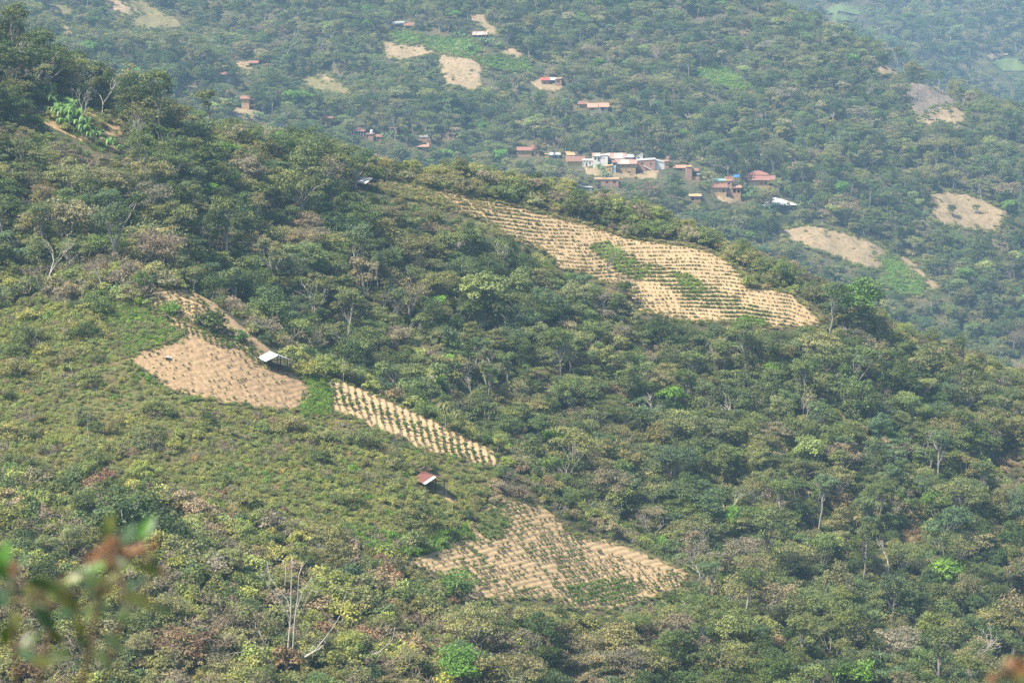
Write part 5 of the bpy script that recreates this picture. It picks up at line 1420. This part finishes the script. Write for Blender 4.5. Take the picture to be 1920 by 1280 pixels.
def label_set(idx, group, bushy=False):
    buckets = {}
    for i in idx:
        r = FL.rec[i]; kd = r[3].rstrip('0123456789')
        d = (AX[:, 0] - cenx[i]) ** 2 + (1.3 * (AX[:, 1] - ceny[i])) ** 2
        kw = 'bush' if (bushy and kd == 'round') else KINDW[kd]
        lw = '' if kd in ('twiggy', 'bare', 'blossom') else LOOKW[r[8]] + ' '
        buckets.setdefault((lw + kw, int(np.argmin(d)), 'bush' if (bushy and kd == 'round') else NAMEW[kd]), []).append(i)
    for (look, a, nm), mem in buckets.items():
        mem.sort(key=lambda i: cenx[i])
        for n, i in enumerate(mem):
            where = ANCH[a][2]
            if len(mem) == 1: lb = look + ' ' + where
            else:
                o = ORD[n] if n < len(ORD) else 'another'
                lb = ('leftmost ' + look + ' ' + where) if n == 0 else (o + ' ' + look + ' from left, ' + where)
                if n == len(mem) - 1: lb = 'rightmost ' + look + ' ' + where
            if len(lb.split()) > 16: lb = lb.replace(' from left,', '')
            r = FL.rec[i]
            cat = 'bush' if nm == 'bush' else ('shrub' if nm == 'shrub' else 'tree')
            plant(nm, r[3], (r[0], r[1], r[2]), r[5], tuple(r[4]), r[6], lb, cat, group, (.12 * math.sin(i * 7.1), .12 * math.sin(i * 3.7)))
            single[i] = True
label_set(top_of(is_tree, 300), 'trees of the ridge and valley woods')
label_set(top_of(is_leafless, 60), 'leafless trees in the woods')
label_set(top_of(is_bush, 300), 'bushes on the near slopes', True)

# the rest as masses
def mass(name, label, cat, pred):
    idx = [i for i in range(len(FL.rec)) if i not in single and pred(FL.rec[i])]
    keys = sorted({FL.rec[i][3] for i in idx}); ki = {k: n for n, k in enumerate(keys)}
    R = [FL.rec[i] for i in idx]
    if not R: return
    scatter(name, label, cat, keys, np.array([[r[0], r[1], r[2]] for r in R]), [ki[r[3]] for r in R], np.array([r[5] for r in R]), np.array([r[4] for r in R]), np.array([r[6] for r in R]), np.random.default_rng(len(R)).normal(size=(len(R), 2)) * .10)
mass('forest', 'mixed green and brown woods covering the middle ridge and valley', 'forest', lambda r: r[7] in ('tree0', 'tree1'))
mass('village_forest', 'hazy bluish woods around the village on the far hillside', 'forest', lambda r: r[7] == 'tree2' or (r[7] == 'under' and r[1] > 640))
mass('far_forest', 'blue hazy forest on the farthest hill at top right', 'forest', lambda r: r[7] == 'tree3')
mass('undergrowth', 'dense scrub under the trees and over the lower slope', 'undergrowth', lambda r: r[7] in ('low', 'crest') or (r[7] == 'under' and r[1] <= 640))
mass('shrubbery', 'yellowish green shrubs and grass covering the near slope', 'shrubbery', lambda r: r[7] == 'shrub')
mass('weeds', 'green and straw-coloured weeds on the field margins', 'weeds', lambda r: r[7] == 'weed')

# crop bushes: the largest singly, the rest as rows
cP_ = np.concatenate(CROP['P']); cI = np.concatenate(CROP['i']); cS = np.concatenate(CROP['s']); cT = np.concatenate(CROP['t']); cF = np.array(CROP['f'])
rngc = np.random.default_rng(7); cR = rngc.uniform(0, 6.28, len(cP_))
low = np.nonzero(cF == 'low')[0]
one = low[np.argsort(-(cS[low] / cP_[low, 1]))[:300]]
for i in one:
    plant('crop_bush', 'crop%d' % cI[i], tuple(cP_[i]), cR[i], float(cS[i]), cT[i], 'well-grown green crop bush in a row on the lowest sandy terraced field', 'crop bush', 'crop bushes on the lowest terraced field')
rest = np.setdiff1d(np.arange(len(cP_)), one)
scatter('crop_rows', 'rows of small green crop bushes on the terraced fields', 'crops', ['crop0', 'crop1', 'crop2'], cP_[rest], cI[rest], cR[rest], cS[rest], cT[rest])

# ------------------------------------------------------------------ plants that stand out in the photograph
def put(name, cat, key, px, foot, ymin, ymax, height_px, tint, label, width=1.0, rz=None, group=None, lean=(0, 0)):
    P = hit([px], [foot], ymin, ymax)[0]; s = height_px * P[1] / FPX / PROTO[key].h
    return plant(name, key, (P[0], P[1], P[2] - .1), (px * 1.7) % 6.28 if rz is None else rz, (s * width, s * width, s), T[tint] if isinstance(tint, str) else np.array(tint) * 2.3, label, cat, group, lean)
put('broadleaf_tree', 'tree', 'round1', 1622, 640, 500, 600, 128, (0.062, 0.110, 0.026), 'big bright green tree at the right end of large terraced field', 1.25)
put('broadleaf_tree', 'tree', 'round2', 1172, 566, 500, 606, 42, 'dark', 'small dark green tree casting shade on the large terraced field', .95)
put('sparse_tree', 'tree', 'sparse1', 1142, 520, 500, 606, 68, (0.12, 0.18, 0.05), 'airy light green tree growing within the large terraced field', .8)
put('broadleaf_tree', 'tree', 'light0', 462, 428, 430, 560, 42, (0.055, 0.19, 0.025), 'vivid green small tree in the middle of the brown ridge woods', 1.0)
put('broadleaf_tree', 'tree', 'shaggy1', 618, 500, 430, 560, 56, (0.05, 0.165, 0.025), 'vivid green upright tree above the strip field woods', 1.2)
put('large_leaved_tree', 'tree', 'light1', 905, 625, 430, 580, 122, 'light', 'tall pale green tree with big leaf clusters, valley centre', .95)
put('bush', 'bush', 'bush1', 395, 619, 345, 432, 42, 'dark', 'round dark green bush standing on the small terraces', 1.15)
put('bush', 'bush', 'bush2', 321, 589, 345, 432, 28, 'bright', 'bright green little bush among the small terraces', .8)
put('bush', 'bush', 'bush3', 262, 573, 345, 432, 20, 'lime', 'lime green bush at the corner of the small terraces', 1.1)
put('broadleaf_tree', 'tree', 'round3', 266, 556, 345, 440, 52, (0.075, 0.105, 0.03), 'round olive tree just above the small terraces', .75)
put('bush', 'bush', 'bush0', 452, 642, 345, 432, 30, (0.045, 0.085, 0.025), 'small green bush at the woods edge above the white-roofed shed', .9)
put('broadleaf_tree', 'tree', 'light0', 1052, 1210, 330, 420, 58, (0.060, 0.105, 0.026), 'vivid green small tree below the lowest terraced field', 1.05)
put('bush', 'bush', 'bush1', 1406, 540, 500, 606, 28, 'yolive', 'round olive bush on the crest edge of large field', .9)
put('bush', 'bush', 'thicket0', 235, 1000, 255, 340, 92, (0.045, 0.068, 0.024), 'large dark glossy bush above the blurred twigs', 1.1)
put('bush', 'bush', 'thicket1', 330, 1230, 255, 330, 60, (0.105, 0.07, 0.042), 'rusty brown bush near the bottom edge', 1.5)
put('bush', 'bush', 'thicket2', 850, 1115, 330, 402, 55, (0.055, 0.095, 0.026), 'fresh green bush at the left tip of the lowest field', 1.0)
put('bush', 'bush', 'thicket1', 790, 985, 330, 402, 50, 'dark', 'dark green bush between the rusty-roofed shed and lowest field', 1.0)
for n, (px, ft, hp, lb, key) in enumerate([(1064, 652, 56, 'cream-flowering tree in the valley below the large field', 'blossom0'), (1232, 752, 62, 'wide cream-flowering tree in mid valley woods', 'blossom1'), (1654, 868, 55, 'cream-flowering tree above the tall pale trunks', 'blossom1'),
        (966, 860, 52, 'cream-flowering tree beyond the strip field tip', 'blossom0'), (1182, 905, 58, 'buff-flowering tree in the woods above the lowest field', 'blossom1'), (1890, 1205, 78, 'tall cream-flowering tree at the lower right edge', 'blossom0'), (1838, 1262, 80, 'broad cream-flowering tree in the bottom right corner', 'blossom1'), (1668, 1130, 38, 'small cream-flowering tree under the bare pale tree', 'blossom0')]):
    put('flowering_tree', 'tree', key, px, ft, 400, 600, hp, 'olive', lb, 1.0, group='cream-flowering trees')
put('flowering_tree', 'tree', 'yellow0', 724, 342, 480, 600, 50, 'olive', 'yellow-flowering round tree on the crest above the little white shed', .75)
LG = 'leafless pale trees'
for (px, ft, hp, y0, y1, key, lb) in [
    (529, 134, 82, 640, 1750, 'stag0', 'very tall bare pale trunk above the hillside houses'), (577, 114, 40, 640, 1750, 'stag1', 'thin bare trunk behind the very tall one'),
    (152, 246, 86, 425, 530, 'bare0', 'bare forked tree over the orange earth bank'), (190, 218, 78, 425, 530, 'bare1', 'thin bare tree behind the orange earth bank'), (258, 302, 82, 425, 530, 'bare2', 'slim bare tree below the banana clearing'),
    (306, 208, 60, 425, 530, 'sparse0', 'thin-crowned tree with bent pale trunk on the ridge'), (20, 205, 86, 425, 530, 'twiggy0', 'greyish twiggy tree at the left edge of the ridge'),
    (86, 545, 108, 395, 450, 'bare1', 'tall bare tree at the top of the shrubby slope'), (195, 552, 80, 395, 450, 'twiggy1', 'twiggy tree with pale trunk above the weedy patch'), (152, 568, 50, 395, 450, 'bare0', 'small bare tree beside the weedy patch'),
    (592, 640, 122, 405, 520, 'bare2', 'spreading bare tree in the dark woods behind white-roofed shed'), (643, 722, 58, 395, 440, 'stag1', 'single pale pole-like trunk at the strip field corner'),
    (935, 530, 82, 430, 580, 'bare0', 'white-limbed bare tree left of the large field'), (1402, 702, 66, 430, 580, 'bare1', 'bare forked tree below the large field right half'), (1510, 690, 48, 430, 580, 'bare2', 'small bare tree under the right tip of large field'),
    (1302, 775, 56, 430, 580, 'bare2', 'broad bare tree in the valley right of the flowering tree'), (1836, 948, 56, 430, 580, 'bare0', 'antler-like pale bare tree near the right edge'), (1672, 1108, 106, 405, 520, 'bare1', 'tall bare tree with pale trunk below the earth scar'),
    (1540, 842, 78, 430, 560, 'stag0', 'slim bare pale trunk in the right valley woods'), (1778, 1180, 78, 405, 520, 'stag1', 'straight pale trunk above the cream-flowering trees'), (1480, 1150, 70, 370, 470, 'bare0', 'bare branched tree in the lower right woods'),
    (1452, 1182, 60, 370, 470, 'bare2', 'low bare tree with crooked limbs, lower right woods'), (168, 838, 58, 300, 400, 'stag0', 'thin pale stem standing on the shrubby slope'),
    (625, 305, 70, 480, 575, 'stag1', 'tall bare trunk on the ridge left of the little white shed'), (597, 330, 62, 480, 575, 'stag0', 'thin trunk with dark top on the ridge crest'), (697, 346, 32, 480, 600, 'stag1', 'short bare trunk right behind the little white shed')]:
    put('leafless_tree', 'tree', key, px, ft, y0, y1, hp, 'brown', lb, .85 if 'stag' not in key else .7, group=LG)
for (px, ft, hp, lb) in [(1628, 1012, 112, 'leftmost of the stand of tall pale trunks'), (1641, 992, 98, 'second trunk of the tall pale stand'), (1652, 996, 104, 'third trunk of the tall pale stand'), (1668, 990, 100, 'rightmost of the stand of tall pale trunks')]:
    put('tall_tree', 'tree', 'tall0', px, ft, 410, 540, hp, 'mid', lb, .85, group='stand of tall trunks')
for (px, ft, hp, lb) in [(836, 806, 56, 'leftmost tree fern behind the strip field'), (858, 806, 40, 'lower tree fern between two taller ones'), (884, 812, 50, 'rightmost tree fern with yellow-green fronds')]:
    put('tree_fern', 'tree fern', 'fern0', px, ft, 400, 450, hp, (0.075, 0.082, 0.028), lb, 1.0, group='tree ferns behind the strip field')
nb = 0
BAN = [(104, 222, 30, 425, 530), (134, 216, 34, 425, 530), (118, 234, 36, 425, 530), (162, 246, 30, 425, 530), (184, 270, 28, 425, 530), (112, 212, 26, 425, 530), (126, 226, 34, 425, 530), (140, 238, 40, 425, 530), (122, 244, 30, 425, 530), (156, 262, 32, 425, 530), (148, 250, 34, 425, 530), (170, 268, 26, 425, 530), (206, 284, 28, 425, 530), (220, 290, 24, 425, 530), (92, 190, 34, 425, 530), (98, 205, 30, 425, 530), (226, 560, 26, 395, 440), (212, 556, 22, 395, 440), (120, 552, 24, 395, 440)]
BW = ['above the banana clearing', 'in the banana clearing', 'above the weedy patch']
seq = {}
for (px, ft, hp, y0, y1) in BAN:
    z = 2 if ft > 400 else (0 if ft < 215 else 1); seq.setdefault(z, []).append((px, ft, hp, y0, y1))
for z, L_ in seq.items():
    for n, (px, ft, hp, y0, y1) in enumerate(sorted(L_)):
        put('banana_plant', 'banana plant', 'banana%d' % (n % 2), px, ft, y0, y1, hp, 'banana', ('%s banana plant from left, %s' % (ORD[n], BW[z])) if n else 'leftmost banana plant ' + BW[z], 1.0, group='banana plants')
seq = {}
for (px, ft) in [(1395,366),(1402,360),(1408,370),(1415,362),(1422,372),(1430,366),(1438,372),(1446,366),(1392,376),(1404,378),(1478,368),(1486,372),(1496,378),(1504,384),(1510,374),(1518,388),(1500,392),(1474,392),(1455,394),(1440,398),
                 (1128,326),(1134,332),(1122,320),(1130,338),(1140,336),(930,284),(938,288),(946,286),(952,292),(922,290),(640,262),(650,268),(720,262),(726,268),(735,258),(750,264),(668,268),(860,72),(868,76),(905,84),(915,88),(925,86),(935,92),(880,96),(465,226),(478,222),(488,224),(498,228),(440,200),(432,206),(446,192)]:
    w = ('between the orange house and the barn' if px > 1380 and px < 1460 else 'right of the broad-roofed barn' if px >= 1460 else 'below the white village houses' if px > 1100 else 'left of the long adobe house' if px > 900 and ft > 200 else 'below the striped shed' if ft < 110 else 'among the small brick huts' if px > 600 else 'around the tall tan adobe house')
    seq.setdefault(w, []).append((px, ft))
for w, L_ in seq.items():
    for n, (px, ft) in enumerate(sorted(L_)):
        put('banana_plant', 'banana plant', 'banana%d' % (n % 2), px, ft, 640, 1750, 14 + (px * 7 % 7), (0.07, 0.115, 0.042), ('%s banana plant from left, %s' % (ORD[n], w)) if n else 'leftmost banana plant ' + w, 1.15, group='banana plants in the village')
put('palm_tree', 'palm', 'palm0', 1386, 345, 640, 1750, 26, 'dark', 'small palm behind the orange house')
put('broadleaf_tree', 'tree', 'round0', 1785, 408, 640, 1750, 26, 'dark', 'small dark tree on the tan grazed slope, left', .9)
put('broadleaf_tree', 'tree', 'round2', 1830, 402, 640, 1750, 20, 'mid', 'small green tree on the tan grazed slope, right', .9)
put('broadleaf_tree', 'tree', 'round1', 1782, 220, 640, 1750, 15, 'dark', 'lone dark tree on the pale corner below burnt clearing', .9)

# forked dead tree in the foreground
def dead_tree(name, label, base, limbs, ymin, ymax, seed=3):
    P = hit([base[0]], [base[1]], ymin, ymax)[0]; k = P[1] / FPX; rg = np.random.default_rng(seed)
    e = bpy.data.objects.new(name, None); COL.objects.link(e); e.location = tuple(P); tag(e, label, 'tree')
    for pts, r0, r1 in limbs:
        n = len(pts); dep = rg.uniform(-2.2, 2.2)
        Q = []
        for j, (a, b) in enumerate(pts):
            start = 0.0 if abs(a - base[0]) + abs(b - base[1]) < 40 else .35
            t = j / max(n - 1, 1)
            Q.append(((a - base[0]) * k, dep * (t if start == 0 else start + t * .6), (base[1] - b) * k))
        if abs(pts[0][1] - base[1]) < 12: Q.insert(0, (Q[0][0], Q[0][1], Q[0][2] - 1.0))
        m = MB().tube(Q, list(np.linspace(r0 * 1.0, r1 * .7, len(Q))), 6); r1 = r1 * .8
        for j in range(len(Q) - 1):                # side twigs
            for _ in range(4):
                t = rg.random(); a = np.array(Q[j]) * (1 - t) + np.array(Q[j + 1]) * t
                d = norm(rg.normal(size=3) + np.array([0, 0, .7])) * rg.uniform(.6, 2.0)
                m.tube([tuple(a), tuple(a + d * .5 + rg.normal(size=3) * .05), tuple(a + d)], [r1 * .55, r1 * .4, r1 * .2], 3)
        m.build('limb', M['pale_bark'], e, smooth=True)
    return e
dead_tree('dead_tree', 'large forked white dead tree standing at the bottom', (547, 1250), [
    ([(547,1250),(552,1200),(556,1150),(562,1110),(566,1060),(573,1040)], .17, .06), ([(537,1240),(541,1200),(546,1150),(548,1080),(550,1050),(549,1035)], .15, .05),
    ([(546,1150),(532,1120),(508,1085),(498,1060),(485,1060)], .10, .04), ([(546,1145),(540,1120),(520,1095),(507,1080),(500,1045)], .07, .03), ([(566,1105),(575,1120),(590,1090),(600,1095),(595,1100)], .05, .03),
    ([(560,1130),(570,1100),(580,1085),(588,1070)], .07, .03), ([(529,1236),(512,1215),(497,1195),(487,1170)], .11, .05), ([(548,1245),(570,1228),(592,1215),(612,1190),(630,1165),(643,1142)], .13, .05), ([(555,1232),(575,1225),(600,1208),(612,1198)], .09, .05),
    ([(643,1142),(648,1120),(655,1100)], .05, .02), ([(535,1090),(537,1060),(535,1045),(520,1040),(510,1025)], .05, .02)], 255, 340)
dead_tree('dead_tree', 'curved pale dead limb lying right of the forked dead tree', (660, 1248), [([(660,1248),(690,1232),(715,1222),(738,1200),(743,1175)], .11, .04), ([(660,1248),(668,1225),(672,1205)], .07, .03)], 255, 340, 5)
# ------------------------------------------------------------------ out-of-focus shrub close to the camera
def vm(name, c, rough=0.4, tr=0.3):
    m, nt, b = new_mat(name)
    n = noise(nt, 12.0, 2, coords(nt, 'Object')); nt.links.new(ramp(nt, n, [(0.3, tuple(.75 * q for q in c)), (0.7, c)]), b.inputs['Base Color'])
    b.inputs['Roughness'].default_value = rough
    t = nt.nodes.new('ShaderNodeBsdfTranslucent'); t.inputs['Color'].default_value = (*c, 1)
    mx = nt.nodes.new('ShaderNodeMixShader'); mx.inputs['Fac'].default_value = tr
    nt.links.new(b.outputs['BSDF'], mx.inputs[1]); nt.links.new(t.outputs['BSDF'], mx.inputs[2]); nt.links.new(mx.outputs['Shader'], nt.nodes['Material Output'].inputs['Surface'])
    return m
LM = dict(g=vm('fresh_leaf', (0.085, 0.24, 0.025)), t=vm('glossy_leaf', (0.11, 0.20, 0.10), .25), d=vm('dark_leaf', (0.055, 0.10, 0.016)), o=vm('olive_leaf', (0.15, 0.17, 0.04)), y=vm('yellowish_leaf', (0.20, 0.24, 0.06)), l=vm('pale_leaf', (0.17, 0.24, 0.08)),
          b=vm('withered_petal', (0.40, 0.21, 0.11), .7), p=vm('pink_petal', (0.36, 0.24, 0.18), .7))
STEM = plain('green_brown_stem', (0.12, 0.085, 0.05), (0.08, 0.06, 0.035), 20)
def at_px(px, py, Y):
    u, v = pix_to_uv(px, py); return np.array([float(u) * Y, Y, float(v) * Y])
def near_shrub(name, label, Y0, stems, leaf_list, blooms, seed):
    rg = np.random.default_rng(seed)
    x0 = at_px(stems[0][0][0], 1400, Y0)[0]
    base = np.array([x0, Y0, float(H([x0], [Y0])[0])])
    e = bpy.data.objects.new(name, None); COL.objects.link(e); e.location = tuple(base); tag(e, label, 'shrub')
    tips = []
    for (path, dy) in [(s[1], s[2]) for s in stems]:
        W = [at_px(a, b, Y0 + dy) - base for a, b in path]
        foot = np.array([W[0][0] * .3, 0.02, -.05])
        W = [foot, foot * .5 + W[0] * .5 + np.array([.03, 0, 0])] + W
        MB().tube([tuple(w) for w in W], list(np.linspace(.007, .0025, len(W))), 6).build('stem', STEM, e, smooth=True)
        tips += W[2:]
    tips = np.array(tips)
    for (a, b, L, ang, c) in leaf_list:
        Y = Y0 + rg.uniform(-.25, .25); C = at_px(a, b, Y) - base; ln = .86 * L * Y / FPX; an = math.radians(ang)
        d = norm(np.array([math.cos(an), rg.uniform(-.4, .4), math.sin(an)])); n = norm(np.array([rg.uniform(-.4, .4), -.6, .8])); s = norm(np.cross(d, n)); n = np.cross(s, d)
        m = MB(); N = 7
        for j in range(N):
            t = j / (N - 1); w = ln * .24 * math.sin(math.pi * (.04 + .93 * t)) ** .8; p = C + d * ln * (t - .5) - n * ln * .18 * (t - .4) ** 2
            for sg in (-1, 0, 1): m.v.append(tuple(p + s * w * sg + n * (.25 * w if sg else 0)))
        for j in range(N - 1):
            for q in (0, 1): b0 = j * 3 + q; m.f.append([b0, b0 + 1, b0 + 4, b0 + 3])
        start = C - d * ln * .5; tip = tips[np.argmin(((tips - start) ** 2).sum(1))]
        lf = m.build('leaf', LM[c], e, smooth=True)
        MB().tube([tuple(tip), tuple((tip + start) / 2 + np.array([0, 0, .004])), tuple(start)], [.0025, .002, .0018], 4).build('leaf_stalk', STEM, lf)
    for (a, b, R, c) in blooms:
        C = at_px(a, b, Y0 + rg.uniform(-.12, .12)) - base; r = R * Y0 / FPX; m = MB()
        for q in range(11):                       # a head of curled petals
            d = norm(rg.normal(size=3) + np.array([0, 0, .4])); s = norm(np.cross(d, rg.normal(size=3))); n = np.cross(s, d); n0 = len(m.v)
            for t in (0.05, .5, 1.0):
                p = C + d * r * t + n * r * .3 * t * t; w = r * .34 * math.sin(math.pi * (.15 + .75 * t))
                m.v += [tuple(p - s * w), tuple(p + s * w)]
            m.f += [[n0, n0 + 1, n0 + 3, n0 + 2], [n0 + 2, n0 + 3, n0 + 5, n0 + 4]]
        m.build('flower', LM[c], e)
        tip = tips[np.argmin(((tips - C) ** 2).sum(1))]
        MB().tube([tuple(tip), tuple(C)], [.003, .002], 4).build('flower_stalk', STEM, e)
    return e
near_shrub('flowering_shrub', 'blurred leafy twigs with withered orange flowers at lower left', 3.6,
    [((30, 1280), [(32,1300),(28,1200),(25,1120),(22,1050)], 0.0), ((150, 1280), [(150,1300),(176,1180),(190,1110),(215,1040),(225,1000)], -.1), ((215, 1280), [(190,1300),(215,1200),(245,1130),(285,1080)], .15), ((100, 1280), [(70,1310),(84,1220),(96,1160),(84,1105)], .1)],
    [(8,1042,70,78,'g'),(4,1068,50,110,'g'),(42,1052,46,55,'t'),(22,1100,50,95,'t'),(80,1096,78,-14,'d'),(78,1120,70,4,'o'),(112,1112,92,-36,'d'),(130,1128,70,-40,'o'),(84,1160,80,-58,'t'),(104,1192,56,-52,'o'),(70,1135,60,-8,'d'),
     (176,1106,74,-62,'t'),(190,1130,52,-70,'t'),(140,1085,50,20,'y'),(172,1085,60,-10,'d'),(240,1112,56,-82,'t'),(262,1126,80,-26,'o'),(300,1138,46,-28,'l'),(214,1205,76,-44,'l'),(194,1236,62,-40,'l'),(284,1068,70,-14,'d'),
     (205,985,62,72,'y'),(196,1000,46,100,'l'),(240,1002,54,58,'t'),(246,996,40,80,'l'),(274,990,62,58,'g'),(225,1058,70,8,'d'),(180,1062,60,-170,'g'),(60,1198,60,30,'d'),(30,1160,50,-60,'o'),(110,1228,60,20,'d'),(80,1240,64,-10,'o'),(5,1120,50,-80,'t'),(155,1205,60,-50,'d'),(150,1175,50,-70,'o'),(128,1150,54,-30,'t'),(58,1110,48,160,'o'),(232,1150,50,-110,'d'),(256,1094,50,30,'t'),(200,1090,50,40,'o'),(12,1190,60,70,'d'),(52,1228,56,140,'t'),(172,1150,54,-20,'l')],
    [(186,1042,20,'b'),(208,1024,20,'b'),(172,1050,16,'b'),(236,1036,18,'b'),(262,1032,17,'b'),(288,1020,13,'b'),(208,1054,17,'b'),(305,1074,12,'p'),(26,1066,13,'b')], 5)
near_shrub('flowering_shrub', 'blurred withered brown flower in the bottom right corner', 3.3, [((1905, 1280), [(1912,1310),(1902,1270),(1890,1250)], 0.0), ((1860, 1280), [(1880,1310),(1862,1280)], .1)],
    [(1915,1262,60,60,'o')], [(1902,1244,20,'b'), (1914,1254,20,'b'), (1884,1264,18,'p'), (1858,1274,14,'b')], 9)

# ------------------------------------------------------------------ haze: one box of air round everything
zlo, zhi = float(HG.min()) - 3.0, float(HG.max()) + 30.0
hz = MB().box(-1300, 1300, -30, 3860, zlo, zhi).build('haze', None)
tag(hz, 'thin pale blue haze hanging over the valley', 'haze', kind='stuff')
hm = bpy.data.materials.new('haze_air'); hm.use_nodes = True
hn = hm.node_tree; hn.nodes.remove(hn.nodes['Principled BSDF'])
pv = hn.nodes.new('ShaderNodeVolumePrincipled')
pv.inputs['Color'].default_value = (0.44, 0.72, 1.0, 1)
pv.inputs['Density'].default_value = 0.000175
pv.inputs['Anisotropy'].default_value = 0.1
hn.links.new(pv.outputs['Volume'], hn.nodes['Material Output'].inputs['Volume'])
hz.data.materials.append(hm)
